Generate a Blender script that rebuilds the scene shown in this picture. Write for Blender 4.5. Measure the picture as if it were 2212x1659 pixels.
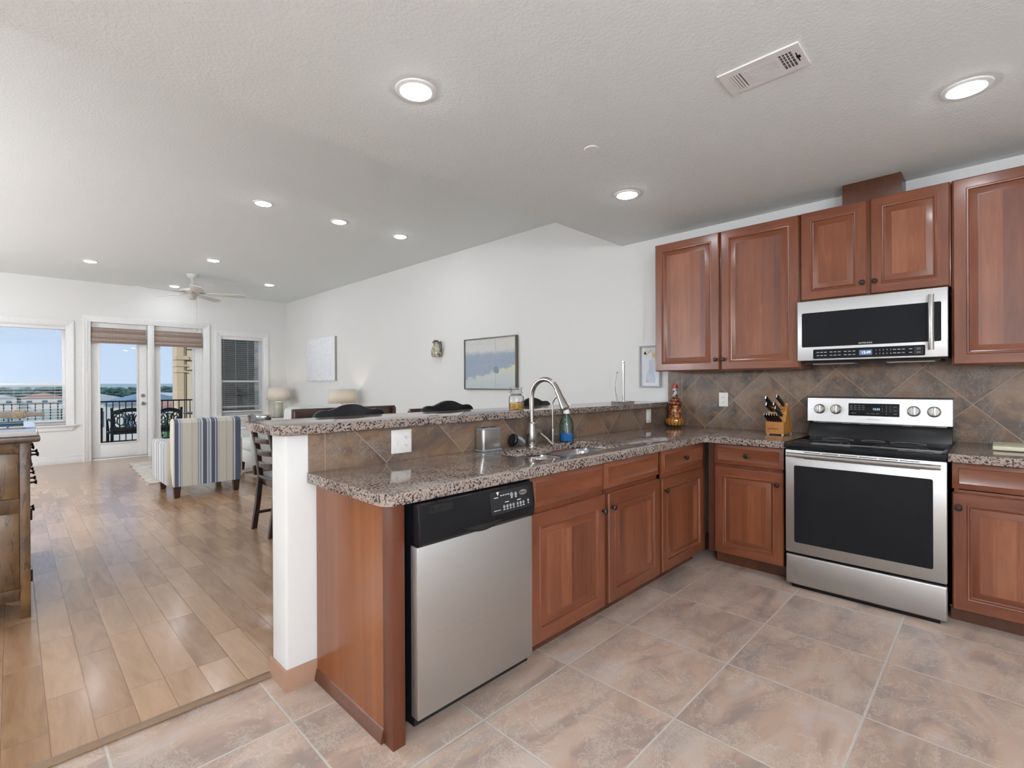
import bpy, bmesh, math, random
from mathutils import Vector, Matrix, Euler
random.seed(7)
for _o in list(bpy.data.objects): bpy.data.objects.remove(_o, do_unlink=True)
SC = bpy.context.scene
COL = SC.collection
PI = math.pi

# ------------------------------------------------------------------ camera
F_PX = 1066.0
yaw, pitch, roll = (math.radians(a) for a in (45.38, -0.086, -0.284))
def _cam_rows():
    c, s = math.cos(yaw), math.sin(yaw)
    A = Matrix(((c, -s, 0), (0, 0, -1), (s, c, 0)))
    c, s = math.cos(pitch), math.sin(pitch)
    B = Matrix(((1, 0, 0), (0, c, s), (0, -s, c)))
    c, s = math.cos(roll), math.sin(roll)
    return Matrix(((c, -s, 0), (s, c, 0), (0, 0, 1))) @ B @ A
_r = _cam_rows()
cam = bpy.data.cameras.new('camera'); cam.sensor_width = 36.0; cam.lens = F_PX/2212*36
cam.clip_start = 0.02; cam.clip_end = 5000
cob = bpy.data.objects.new('camera', cam); COL.objects.link(cob)
mw = Matrix.Identity(4)
for i in range(3):
    mw[i][0] = _r[0][i]; mw[i][1] = -_r[1][i]; mw[i][2] = -_r[2][i]
mw.translation = (0, 0, 1.27)
cob.matrix_world = mw
SC.camera = cob

# ------------------------------------------------------------------ view, world, sun
SC.view_settings.view_transform = 'Standard'
SC.view_settings.look = 'None'
SC.view_settings.gamma = 1.0
SC.view_settings.use_curve_mapping = False
SC.view_settings.exposure = 0.10
LENS_POWER = 73.0       # emission of the recessed lamps

FILL_POWER = 132.0     # emission of the unseen globes added for fill light

def lin(h):
    h = h.lstrip('#')
    v = [int(h[i:i+2], 16)/255 for i in (0, 2, 4)]
    return tuple(x/12.92 if x <= .04045 else ((x+.055)/1.055)**2.4 for x in v) + (1.0,)

w = bpy.data.worlds.new('sky'); SC.world = w; w.use_nodes = True
nt = w.node_tree; nt.nodes.clear()
_out = nt.nodes.new('ShaderNodeOutputWorld'); _bg = nt.nodes.new('ShaderNodeBackground')
_tc = nt.nodes.new('ShaderNodeTexCoord'); _sp = nt.nodes.new('ShaderNodeSeparateXYZ')
_rp = nt.nodes.new('ShaderNodeValToRGB')
_mp = nt.nodes.new('ShaderNodeMapping'); _mp.inputs['Scale'].default_value = (3, 3, 12); _mp.inputs['Rotation'].default_value = (0, .3, 0)
_nz = nt.nodes.new('ShaderNodeTexNoise'); _nz.inputs['Scale'].default_value = 1.3; _nz.inputs['Detail'].default_value = 5
_mr = nt.nodes.new('ShaderNodeMapRange'); _mr.inputs[1].default_value = .48; _mr.inputs[2].default_value = .8; _mr.inputs[4].default_value = .3
_mx = nt.nodes.new('ShaderNodeMix'); _mx.data_type = 'RGBA'; _mx.inputs[7].default_value = lin('#eaf1fc')
for p, col in ((0.0, '#cfe3fc'), (.025, '#bbd9fc'), (.09, '#93c4fc'), (.4, '#74b0f4'), (1, '#5b98e6')):
    e = _rp.color_ramp.elements[0] if p == 0 else (_rp.color_ramp.elements[1] if p == 1 else _rp.color_ramp.elements.new(p))
    e.position = p; e.color = lin(col)
L = nt.links.new
L(_tc.outputs['Generated'], _sp.inputs[0]); L(_sp.outputs['Z'], _rp.inputs[0])
L(_tc.outputs['Generated'], _mp.inputs[0]); L(_mp.outputs[0], _nz.inputs['Vector']); L(_nz.outputs[0], _mr.inputs[0])
L(_mr.outputs[0], _mx.inputs[0]); L(_rp.outputs[0], _mx.inputs[6]); L(_mx.outputs[2], _bg.inputs[0])
_bg.inputs[1].default_value = .95
L(_bg.outputs[0], _out.inputs[0])
sun = bpy.data.lights.new('sun', 'SUN'); sun.energy = 2.3; sun.angle = .01; sun.color = (1, .95, .86)
sob = bpy.data.objects.new('sun', sun); COL.objects.link(sob)
sob.rotation_euler = Vector((.55, .5, -.62)).to_track_quat('-Z', 'Y').to_euler()

# ------------------------------------------------------------------ node helper
class NT:
    def __init__(s, name):
        s.m = bpy.data.materials.new(name); s.m.use_nodes = True
        s.t = s.m.node_tree; s.t.nodes.clear()
        s.out = s.t.nodes.new('ShaderNodeOutputMaterial'); s.b = s.t.nodes.new('ShaderNodeBsdfPrincipled')
        s.t.links.new(s.b.outputs[0], s.out.inputs[0])
    def n(s, typ, **kw):
        x = s.t.nodes.new('ShaderNode'+typ)
        for k, v in kw.items(): setattr(x, k, v)
        return x
    def i(s, sock, v):
        if v is None: return
        if isinstance(v, bpy.types.NodeSocket): s.t.links.new(v, sock)
        elif isinstance(v, tuple) and len(v) == 3 and sock.type == 'RGBA': sock.default_value = v+(1,)
        else: sock.default_value = v
    def set(s, **kw):
        for k, v in kw.items(): s.i(s.b.inputs[k.replace('_', ' ')], v)
        return s
    def obj(s): return s.n('TexCoord').outputs['Object']
    def pos(s): return s.n('NewGeometry').outputs['Position']
    def rnd(s): return s.n('ObjectInfo').outputs['Random']
    def sep(s, v):
        x = s.n('SeparateXYZ'); s.i(x.inputs[0], v); return x.outputs
    def comb(s, x=0., y=0., z=0.):
        c = s.n('CombineXYZ')
        for k, v in enumerate((x, y, z)): s.i(c.inputs[k], v)
        return c.outputs[0]
    def ma(s, op, a, b=None, c=None):
        x = s.n('Math', operation=op)
        for k, v in enumerate((a, b, c)):
            if v is not None: s.i(x.inputs[k], v)
        return x.outputs[0]
    def mul(s, v, sc):
        x = s.n('VectorMath', operation='MULTIPLY'); s.i(x.inputs[0], v); x.inputs[1].default_value = sc; return x.outputs[0]
    def addv(s, v, u):
        x = s.n('VectorMath', operation='ADD'); s.i(x.inputs[0], v); s.i(x.inputs[1], u); return x.outputs[0]
    def noise(s, v, scale=5., detail=2., rough=.5, dist=0.):
        x = s.n('TexNoise'); s.i(x.inputs['Vector'], v)
        for k, q in (('Scale', scale), ('Detail', detail), ('Roughness', rough), ('Distortion', dist)): x.inputs[k].default_value = q
        return x.outputs[0]
    def vor(s, v, scale=5., feature='F1', out='Distance'):
        x = s.n('TexVoronoi', feature=feature); s.i(x.inputs['Vector'], v); x.inputs['Scale'].default_value = scale
        return x.outputs[out]
    def white(s, v):
        x = s.n('TexWhiteNoise'); s.i(x.inputs['Vector'], v); return x.outputs[0]
    def ramp(s, f, stops, const=False):
        x = s.n('ValToRGB'); s.i(x.inputs[0], f); r = x.color_ramp
        if const: r.interpolation = 'CONSTANT'
        while len(r.elements) < len(stops): r.elements.new(.5)
        for e, (p, c) in zip(r.elements, stops):
            e.position = p; e.color = lin(c) if isinstance(c, str) else ((c, c, c, 1) if isinstance(c, float) else c)
        return x.outputs[0]
    def mix(s, f, a, b, mode='MIX'):
        x = s.n('Mix', data_type='RGBA', blend_type=mode)
        s.i(x.inputs[0], f); s.i(x.inputs[6], a); s.i(x.inputs[7], b); return x.outputs[2]
    def bump(s, h, strength=.3, dist=.01):
        x = s.n('Bump'); s.i(x.inputs['Height'], h); x.inputs['Strength'].default_value = strength; x.inputs['Distance'].default_value = dist
        s.t.links.new(x.outputs[0], s.b.inputs['Normal']); return s
    def frac(s, v): return s.ma('FRACT', v)
    def floor(s, v): return s.ma('FLOOR', v)

MATS = {}
def mat(name, fn):
    if name not in MATS:
        k = NT(name); fn(k); MATS[name] = k.m
    return MATS[name]
def flat(name, col, rough=.5, metal=0., **kw):
    def fn(k):
        ns = k.noise(k.obj(), 30, 2)
        c = lin(col)
        k.set(Base_Color=k.mix(ns, tuple(x*.94 for x in c[:3])+(1,), tuple(min(1, x*1.05) for x in c[:3])+(1,)), Roughness=rough, Metallic=metal, **kw)
    return mat(name, fn)

# ------------------------------------------------------------------ materials
def _wall(k):
    p = k.pos()
    k.set(Base_Color=k.mix(k.noise(p, .7, 2), lin('#dfdfdd'), lin('#e2e2e0')), Roughness=.75)
    k.bump(k.noise(p, 90, 3), .12, .004)
M_WALL = mat('wall_paint', _wall)
def _ceil(k):
    p = k.pos()
    k.set(Base_Color=k.mix(k.noise(p, .8, 2), lin('#e5ebeb'), lin('#e8eeee')), Roughness=.85)
    k.bump(k.ramp(k.noise(p, 75, 3, .6), ((.42, 0.), (.62, 1.))), .2, .004)
M_CEIL = mat('ceiling_texture', _ceil)
M_TRIM = flat('white_trim_paint', '#e9e9e8', .4)

def _cherry(strip, horiz, base=('#62321e', '#955d3f'), rough=.32, lo='#412011', mid='#7a4429'):
    def fn(k):
        x, y, z = k.sep(k.obj())
        r = k.ma('MULTIPLY', k.rnd(), 97.0)
        if horiz: x, z = z, x
        if strip:
            idx = k.floor(k.ma('DIVIDE', k.ma('ADD', x, r), strip))
        else: idx = r
        hv = k.white(k.comb(idx, 3.1, r))
        gv = k.comb(k.ma('MULTIPLY', x, 26.), k.ma('ADD', k.ma('MULTIPLY', y, 26.), k.ma('MULTIPLY', idx, 7.3)), k.ma('MULTIPLY', z, 2.2))
        g = k.noise(gv, 1.0, 5, .6, .7)
        g2 = k.noise(k.comb(k.ma('MULTIPLY', x, 260.), y, k.ma('MULTIPLY', z, 9.)), 1., 2)
        f = k.ma('ADD', k.ma('ADD', k.ma('MULTIPLY', hv, .46 if strip else .2), .04 if strip else .14), k.ma('MULTIPLY', g, .62))
        f = k.ma('ADD', f, k.ma('MULTIPLY', k.ma('SUBTRACT', g2, .5), .22))
        b = k.noise(k.addv(k.obj(), k.comb(r, r, 0.)), 3.0, 2)
        f = k.ma('ADD', f, k.ma('MULTIPLY', k.ma('SUBTRACT', b, .5), .35))
        c = k.ramp(f, ((.08, lo), (.38, base[0]), (.68, mid), (1., base[1])))
        k.set(Base_Color=c, Roughness=rough, Coat_Weight=.35, Coat_Roughness=.18)
        k.bump(g2, .05, .002)
    return fn
M_CH = mat('cherry_stave_panel', _cherry(.082, False))
M_CHV = mat('cherry_frame_upright', _cherry(0, False, ('#60301d', '#875235')))
M_CHH = mat('cherry_frame_level', _cherry(0, True, ('#60301d', '#875235')))
M_CHD = mat('dark_cherry', _cherry(.07, False, ('#4a2615', '#6b3d26'), .4, '#2b150c', '#57301d'))
def _endp(k):
    x, y, z = k.sep(k.obj())
    g = k.noise(k.comb(k.ma('MULTIPLY', y, 14.), x, k.ma('MULTIPLY', z, .7)), 1., 4, .5, .3)
    g2 = k.noise(k.comb(k.ma('MULTIPLY', y, 300.), x, k.ma('MULTIPLY', z, 6.)), 1., 2)
    c = k.ramp(k.ma('ADD', k.ma('MULTIPLY', g, .8), k.ma('MULTIPLY', g2, .2)), ((.2, '#63300f'), (.5, '#7d4317'), (.85, '#965726')))
    k.set(Base_Color=c, Roughness=.33, Coat_Weight=.3, Coat_Roughness=.2)
M_ENDP = mat('stained_veneer', _endp)

def _granite(k):
    p = k.pos()
    big = k.noise(p, 9, 3, .6)
    cell = k.vor(p, 150, 'F1', 'Color')
    cs = k.sep(cell)
    n1 = k.noise(p, 95, 3, .65)
    n2 = k.noise(p, 240, 2, .6)
    f = k.ma('ADD', k.ma('ADD', k.ma('MULTIPLY', cs[0], .26), .02), k.ma('ADD', k.ma('MULTIPLY', n1, 1.0), k.ma('MULTIPLY', k.ma('SUBTRACT', big, .5), .35)))
    f = k.ma('ADD', f, k.ma('MULTIPLY', k.ma('SUBTRACT', n2, .5), .5))
    c = k.ramp(f, ((.40, '#121318'), (.50, '#2b2b31'), (.57, '#605a58'), (.63, '#877970'), (.73, '#a89588'), (.82, '#968a84'), (.93, '#6f6a69')))
    k.set(Base_Color=c, Roughness=.08, Specular_IOR_Level=.38)
M_GRAN = mat('speckled_granite', _granite)

def _slate_color(k, p, idx, dark):
    q = k.addv(p, k.comb(k.ma('MULTIPLY', idx, 13.7), k.ma('MULTIPLY', idx, 5.1), k.ma('MULTIPLY', idx, 9.2)))
    a = k.noise(k.mul(q, (.7, 1.5, 1.25)), 3.6, 6, .6, .8)
    b = k.noise(k.mul(k.addv(q, (7., 3., 1.)), (.6, 1.8, 1.5)), 2.4, 5, .6, 1.)
    h = k.noise(q, 5.0, 9, .66, .5)
    if dark:
        c = k.ramp(a, ((.28, '#453e3b'), (.42, '#69564b'), (.52, '#80654f'), (.62, '#85705f'), (.75, '#726865')))
    else:
        c = k.ramp(a, ((.26, '#8f8783'), (.40, '#a99489'), (.52, '#c0a694'), (.64, '#c3b3a9'), (.78, '#b7aeaa')))
    c = k.mix(k.ramp(b, ((.50, 0.), (.66, .55))), c, lin('#4b4747' if dark else '#857d79'))
    # crackled lighter patches with pale rims
    patch = k.ramp(h, ((.51, 0.), (.60, 1.)))
    rim = k.ramp(h, ((.496, 0.), (.506, 1.), (.516, 0.)))
    sp = k.vor(q, 120, 'F1', 'Distance')
    speck = k.ma('MULTIPLY', patch, k.ramp(sp, ((.25, 0.), (.5, 1.))))
    c = k.mix(k.ma('MULTIPLY', speck, .62), c, lin('#8b8076' if dark else '#c6b8aa'))
    c = k.mix(k.ma('MULTIPLY', rim, .7), c, lin('#95897c' if dark else '#d8ccc0'))
    return c, h, speck
def _floor_tile(k):
    p = k.pos(); x, y, z = k.sep(p)
    P = .509
    u = k.ma('DIVIDE', k.ma('ADD', x, 10*P-2.770), P); v = k.ma('DIVIDE', k.ma('ADD', y, 10*P-1.385), P)
    idx = k.white(k.comb(k.floor(u), k.floor(v), 0.))
    c, h, sp = _slate_color(k, p, idx, False)
    d = k.ma('MINIMUM', k.ma('PINGPONG', u, .5), k.ma('PINGPONG', v, .5))
    g = k.ramp(d, ((.006, 0.), (.010, 1.)))
    c = k.mix(g, k.mix(k.noise(p, 30, 3), lin('#b3aea6'), lin('#cfcac2')), k.mix(k.ma('MULTIPLY', k.ma('SUBTRACT', idx, .5), .25), c, lin('#8d7463')))
    k.set(Base_Color=c, Roughness=k.ramp(h, ((.3, .33), (.7, .48))), Specular_IOR_Level=.5)
    k.bump(k.ma('ADD', k.ma('MULTIPLY', g, .6), k.ma('ADD', k.ma('MULTIPLY', h, .5), k.ma('MULTIPLY', sp, .25))), .25, .006)
M_TILE = mat('slate_floor_tile', _floor_tile)
def _diag(axis, y0):
    def fn(k):
        p = k.pos(); x, y, z = k.sep(p); s = x if axis == 'x' else y
        H = .2365
        a = k.ma('SUBTRACT', s, y0); b = k.ma('MULTIPLY', k.ma('SUBTRACT', z, .895), 1.022)
        u = k.ma('ADD', k.ma('DIVIDE', k.ma('ADD', a, b), 2*H), 20.); v = k.ma('ADD', k.ma('DIVIDE', k.ma('SUBTRACT', a, b), 2*H), 20.)
        idx = k.white(k.comb(k.floor(u), k.floor(v), 1.))
        c, h, sp = _slate_color(k, p, idx, True)
        d = k.ma('MINIMUM', k.ma('PINGPONG', u, .5), k.ma('PINGPONG', v, .5))
        g = k.ramp(d, ((.005, 0.), (.008, 1.)))
        # straight border strip at the free end
        edge = k.ma('ABSOLUTE', k.ma('SUBTRACT', s, .957 if axis == 'x' else 1.97))
        bord = k.ma('LESS_THAN', s, .957) if axis == 'x' else k.ma('GREATER_THAN', s, 1.97)
        g = k.ma('MAXIMUM', g, bord); g = k.ma('MULTIPLY', g, k.ma('GREATER_THAN', edge, .0017))
        c = k.mix(g, lin('#a08c7c'), c)
        k.set(Base_Color=c, Roughness=k.ramp(h, ((.3, .3), (.7, .5))))
        k.bump(k.ma('ADD', k.ma('MULTIPLY', g, .5), k.ma('ADD', k.ma('MULTIPLY', h, .5), k.ma('MULTIPLY', sp, .3))), .3, .005)
    return fn
M_TW = mat('diagonal_slate_wall', _diag('y', 1.295)); M_TP = mat('diagonal_slate_low_wall', _diag('x', 1.260))

def _hardwood(k):
    p = k.pos(); x, y, z = k.sep(p)
    W = .1232
    u = k.ma('DIVIDE', k.ma('ADD', x, 50*W-.089), W); iu = k.floor(u)
    off = k.white(k.comb(iu, 5., 0.))
    v = k.ma('ADD', k.ma('DIVIDE', k.ma('ADD', y, 30.), .62), k.ma('MULTIPLY', off, 9.)); iv = k.floor(v)
    idx = k.white(k.comb(iu, iv, 2.)); idx2 = k.white(k.comb(iu, iv, 8.))
    gv = k.comb(k.ma('ADD', k.ma('MULTIPLY', x, 11.), k.ma('MULTIPLY', idx, 31.)), k.ma('ADD', k.ma('MULTIPLY', y, 1.9), k.ma('MULTIPLY', idx2, 17.)), 0.)
    g = k.noise(gv, 1., 5, .6, 1.2)
    g2 = k.noise(k.comb(k.ma('MULTIPLY', x, 190.), k.ma('MULTIPLY', y, 7.), 0.), 1., 3)
    f = k.ma('ADD', k.ma('ADD', k.ma('ADD', k.ma('MULTIPLY', idx, .30), .12), k.ma('MULTIPLY', g, .55)), k.ma('MULTIPLY', k.ma('SUBTRACT', g2, .5), .16))
    c = k.ramp(f, ((.12, '#70513b'), (.35, '#947153'), (.6, '#b08c6d'), (.85, '#c3a083'), (1., '#cfb298')))
    du = k.ma('MULTIPLY', k.ma('PINGPONG', u, .5), W); dv = k.ma('MULTIPLY', k.ma('PINGPONG', v, .5), .62)
    d = k.ma('MINIMUM', du, dv)
    g0 = k.ramp(k.ma('MULTIPLY', d, 100.), ((.05, 0.), (.12, 1.)))
    c = k.mix(g0, lin('#6b4c36'), c)
    wv = k.noise(k.comb(k.ma('MULTIPLY', x, 9.), k.ma('ADD', k.ma('MULTIPLY', y, 26.), k.ma('MULTIPLY', idx, 9.)), 0.), 1., 2, .5, .6)
    k.set(Base_Color=c, Roughness=.24, Coat_Weight=.5, Coat_Roughness=.16)
    k.bump(k.ma('ADD', k.ma('MULTIPLY', k.ramp(k.ma('MULTIPLY', d, 100.), ((0., 0.), (.5, 1.))), .6), k.ma('MULTIPLY', wv, .55)), .35, .004)
M_WOOD = mat('hickory_plank_floor', _hardwood)

def _steel(rough=.42, base='#c6c6c6', horiz=True, aniso=.6):
    def fn(k):
        x, y, z = k.sep(k.obj())
        g = k.noise(k.comb(k.ma('MULTIPLY', x, 2.), k.ma('MULTIPLY', y, 2.), k.ma('MULTIPLY', z, 420.)), 1., 3, .6) if horiz else k.noise(k.obj(), 40, 2)
        c = lin(base)
        k.set(Base_Color=k.mix(g, tuple(q*.9 for q in c[:3])+(1,), tuple(min(1, q*1.06) for q in c[:3])+(1,)), Metallic=1., Roughness=rough)
        if aniso:
            t = k.n('Tangent', direction_type='UV_MAP'); k.t.links.new(t.outputs[0], k.b.inputs['Tangent'])
            k.set(Anisotropic=aniso)
    return fn
M_STEEL = mat('brushed_stainless', _steel())
M_STEELP = mat('satin_stainless', _steel(.28, '#bdbcba', False, 0))
M_NICKEL = mat('brushed_nickel', _steel(.24, '#b5b2ae', False, 0))
M_CHROME = mat('polished_chrome', _steel(.08, '#d2d2d2', False, 0))
M_BLKGLASS = mat('black_glass', lambda k: k.set(Base_Color=k.mix(k.noise(k.obj(), 4, 2), (.012, .013, .015, 1), (.016, .017, .02, 1)), Roughness=.05, Specular_IOR_Level=.13))
M_BLK = flat('black_plastic', '#111317', .35, Specular_IOR_Level=.35)
M_BLKSAT = flat('satin_black_enamel', '#101216', .25, Specular_IOR_Level=.3)
M_DARK = flat('dark_recess', '#0c0a09', .7)
M_BRONZE = flat('oil_rubbed_bronze', '#3a3431', .35, .7)
M_WHITEP = flat('white_plastic', '#eceae6', .35)
M_LETTER = flat('pale_print', '#d5d8dc', .5)
M_LETTERG = flat('grey_print', '#7c7b7a', .5)
def _glow(name, col, st):
    return mat(name, lambda k: k.set(Base_Color=(0, 0, 0, 1), Emission_Color=lin(col), Emission_Strength=st, Roughness=.5))
M_LENS = _glow('lamp_lens', '#f3f6fd', LENS_POWER)
M_FILL = _glow('fill_globe', '#f0f5fc', FILL_POWER)
M_DIGIT = _glow('blue_digits', '#bfe6ff', 1.6)
M_LCD = _glow('blue_display', '#7d97c9', .55)
def _glass(name, tint, gloss=.08, rough=0.):
    def fn(k):
        tr = k.n('BsdfTransparent'); tr.inputs[0].default_value = tint
        gl = k.n('BsdfGlossy'); gl.inputs['Roughness'].default_value = rough
        lw = k.n('LayerWeight'); lw.inputs[0].default_value = .12
        ms = k.n('MixShader'); k.t.nodes.remove(k.b)
        fac = k.ma('MINIMUM', k.ma('ADD', k.ma('MULTIPLY', lw.outputs['Fresnel'], .8), gloss*.3), 1.)
        k.t.links.new(fac, ms.inputs[0]); k.t.links.new(tr.outputs[0], ms.inputs[1]); k.t.links.new(gl.outputs[0], ms.inputs[2])
        k.t.links.new(ms.outputs[0], k.out.inputs[0])
    return mat(name, fn)
M_PANE = _glass('window_pane', (.97, .98, .98, 1))
M_GLASS = _glass('clear_glass', (.93, .95, .95, 1), .3)
M_GGLASS = _glass('sea_green_glass', (.62, .82, .78, 1), .3)
M_SCREEN = _glass('insect_screen', (.45, .47, .48, 1), .1, .6)

# ------------------------------------------------------------------ mesh builder
class MB:
    def __init__(s): s.b = bmesh.new()
    def _add(s, t, mi=0, M=None):
        if M is not None: t.transform(M)
        for f in t.faces: f.material_index = mi
        me = bpy.data.meshes.new('t'); t.to_mesh(me); t.free()
        n0 = len(s.b.faces)
        s.b.from_mesh(me); bpy.data.meshes.remove(me)
        return s
    def box(s, x0, x1, y0, y1, z0, z1, bev=0., seg=2, mi=0, M=None):
        t = bmesh.new(); bmesh.ops.create_cube(t, size=1)
        for v in t.verts: v.co = Vector(((x0+x1)/2+v.co.x*(x1-x0), (y0+y1)/2+v.co.y*(y1-y0), (z0+z1)/2+v.co.z*(z1-z0)))
        if bev > 0: bmesh.ops.bevel(t, geom=t.edges[:], offset=bev, segments=seg, profile=.5, affect='EDGES', clamp_overlap=True)
        return s._add(t, mi, M)
    def cyl(s, p0, p1, r0, r1=None, seg=20, mi=0):
        r1 = r0 if r1 is None else r1
        p0, p1 = Vector(p0), Vector(p1); d = p1-p0
        t = bmesh.new(); bmesh.ops.create_cone(t, cap_ends=True, segments=seg, radius1=r0, radius2=max(r1, 1e-5), depth=d.length)
        M = Matrix.Translation((p0+p1)/2) @ d.to_track_quat('Z', 'Y').to_matrix().to_4x4()
        return s._add(t, mi, M)
    def lathe(s, prof, seg=28, M=None, mi=0, fr=None):
        t = bmesh.new(); rings = []
        for r, z in prof:
            if r < 1e-6: rings.append([t.verts.new((0, 0, z))])
            else: rings.append([t.verts.new(((r*(fr(a, z) if fr else 1))*math.cos(a), (r*(fr(a, z) if fr else 1))*math.sin(a), z)) for a in (2*PI*i/seg for i in range(seg))])
        for A, B in zip(rings, rings[1:]):
            for i in range(seg):
                j = (i+1) % seg
                a = [A[0]] if len(A) == 1 else [A[i], A[j]]
                b = [B[0]] if len(B) == 1 else [B[j], B[i]]
                if len(a)+len(b) > 2: t.faces.new(a+b)
        if len(rings[0]) > 1: t.faces.new(rings[0][::-1])
        if len(rings[-1]) > 1: t.faces.new(rings[-1])
        bmesh.ops.recalc_face_normals(t, faces=t.faces[:])
        return s._add(t, mi, M)
    def tube(s, pts, r, seg=10, mi=0, closed=False, flat=1.):
        pts = [Vector(p) for p in pts]; t = bmesh.new(); rings = []; n = len(pts)
        up = None
        for i, p in enumerate(pts):
            a = pts[(i-1) % n] if closed or i > 0 else p; b = pts[(i+1) % n] if closed or i < n-1 else p
            d = (b-a).normalized()
            if up is None: up = Vector((0, 0, 1)) if abs(d.z) < .9 else Vector((1, 0, 0))
            sd = d.cross(up).normalized(); up = sd.cross(d).normalized()
            rr = r[i] if isinstance(r, (list, tuple)) else r
            rings.append([t.verts.new(p+sd*math.cos(q)*rr+up*math.sin(q)*rr*flat) for q in (2*PI*k/seg for k in range(seg))])
        for i in range(n if closed else n-1):
            A, B = rings[i], rings[(i+1) % n]
            for k in range(seg): t.faces.new((A[k], A[(k+1) % seg], B[(k+1) % seg], B[k]))
        if not closed: t.faces.new(rings[0][::-1]); t.faces.new(rings[-1])
        bmesh.ops.recalc_face_normals(t, faces=t.faces[:])
        return s._add(t, mi)
    def ball(s, c, r, seg=14, mi=0, sc=(1, 1, 1), M=None):
        t = bmesh.new(); bmesh.ops.create_uvsphere(t, u_segments=seg, v_segments=max(6, seg//2+2), radius=r)
        for v in t.verts: v.co = Vector((v.co.x*sc[0], v.co.y*sc[1], v.co.z*sc[2]))
        if M is not None: t.transform(M)
        return s._add(t, mi, Matrix.Translation(c))
    def prism(s, poly, lo, hi, axis='z', bev=0., seg=3, mi=0, M=None, vert=False):
        # poly: list of 2D points; axis: extrusion axis ('x': (y,z), 'y': (x,z), 'z': (x,y))
        t = bmesh.new()
        def co(p, h): return {'z': (p[0], p[1], h), 'y': (p[0], h, p[1]), 'x': (h, p[0], p[1])}[axis]
        A = [t.verts.new(co(p, lo)) for p in poly]; B = [t.verts.new(co(p, hi)) for p in poly]
        t.faces.new(A); t.faces.new(B[::-1]); n = len(poly)
        for i in range(n): t.faces.new((A[i], B[i], B[(i+1) % n], A[(i+1) % n]))
        bmesh.ops.recalc_face_normals(t, faces=t.faces[:])
        if bev > 0:
            ax = 'xyz'.index(axis)
            ed = [e for e in t.edges if vert or abs(e.verts[0].co[ax]-e.verts[1].co[ax]) < 1e-6]
            bmesh.ops.bevel(t, geom=ed, offset=bev, segments=seg, profile=.5, affect='EDGES', clamp_overlap=True)
        return s._add(t, mi, M)
    def rings(s, rs, mi_side=0, mi_last=0):
        # nested rectangles: list of (x0,x1,z0,z1,y); closes with the last rectangle as a face
        t = bmesh.new(); L = []
        for x0, x1, z0, z1, y in rs:
            L.append([t.verts.new((x0, y, z0)), t.verts.new((x1, y, z0)), t.verts.new((x1, y, z1)), t.verts.new((x0, y, z1))])
        fs = []
        for A, B in zip(L, L[1:]):
            for i in range(4): fs.append((t.faces.new((A[i], A[(i+1) % 4], B[(i+1) % 4], B[i])), i))
        last = t.faces.new(L[-1]); t.faces.new(L[0][::-1])
        bmesh.ops.recalc_face_normals(t, faces=t.faces[:])
        me = bpy.data.meshes.new('t')
        for f in t.faces: f.material_index = 0
        for f, i in fs: f.material_index = 2 if i in (0, 2) else 0
        last.material_index = mi_last
        t.to_mesh(me); t.free(); s.b.from_mesh(me); bpy.data.meshes.remove(me)
        return s
    def quad(s, pts, mi=0):
        f = s.b.faces.new([s.b.verts.new(p) for p in pts]); f.material_index = mi; return s

def obj(name, mb, m, parent=None, loc=None, rotz=0., smooth=35, uv=False):
    me = bpy.data.meshes.new(name)
    mb.b.to_mesh(me); mb.b.free()
    for q in (m if isinstance(m, (list, tuple)) else [m]): me.materials.append(q)
    if smooth:
        me.polygons.foreach_set('use_smooth', [True]*len(me.polygons))
        me.set_sharp_from_angle(angle=math.radians(smooth))
    if uv:
        ul = me.uv_layers.new(name='UVMap')
        for lp in me.loops:
            c = me.vertices[lp.vertex_index].co; ul.data[lp.index].uv = (c.x+c.y*.37, c.z)
    o = bpy.data.objects.new(name, me); COL.objects.link(o)
    if parent: o.parent = parent
    if loc: o.location = loc
    if rotz: o.rotation_euler = (0, 0, rotz)
    return o
def tag(o, label, cat, group=None):
    o['label'] = label; o['category'] = cat
    if group: o['group'] = group
    return o
def thing(name, label, cat, loc=(0, 0, 0), rotz=0., group=None):
    o = bpy.data.objects.new(name, None); COL.objects.link(o)
    o.empty_display_size = .1
    o.location = loc; o.rotation_euler = (0, 0, rotz)
    return tag(o, label, cat, group)
def struct(name, mb, m, parent=None, smooth=35):
    o = obj(name, mb, m, parent, smooth=smooth)
    if not parent: o['kind'] = 'structure'
    return o
def dup(root, loc, rotz, label, group=None):
    r = root.copy(); COL.objects.link(r); r.location = loc; r.rotation_euler = (0, 0, rotz); r['label'] = label
    if group: r['group'] = group
    for ch in list(root.children):
        c = ch.copy(); COL.objects.link(c); c.parent = r
        for g in list(ch.children):
            d = g.copy(); COL.objects.link(d); d.parent = c
    return r
def arc(c, r, a0, a1, n, plane='xz', ry=None):
    ry = r if ry is None else ry
    o = []
    for i in range(n+1):
        a = a0+(a1-a0)*i/n; u, v = r*math.cos(a), ry*math.sin(a)
        o.append({'xz': (c[0]+u, c[1], c[2]+v), 'yz': (c[0], c[1]+u, c[2]+v), 'xy': (c[0]+u, c[1]+v, c[2])}[plane])
    return o
def frame(b, x0, x1, z0, z1, w, y0, y1, bev=0., sides='lrtb'):
    # four bars that never share a face; outer rectangle x0..x1, z0..z1
    zt = z1-w if 't' in sides else z1; zb = z0+w if 'b' in sides else z0
    if 'l' in sides: b.box(x0, x0+w, y0, y1, zb, zt, bev)
    if 'r' in sides: b.box(x1-w, x1, y0, y1, zb, zt, bev)
    if 't' in sides: b.box(x0, x1, y0, y1, zt, z1, bev)
    if 'b' in sides: b.box(x0, x1, y0, y1, z0, zb, bev)
    return b
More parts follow.
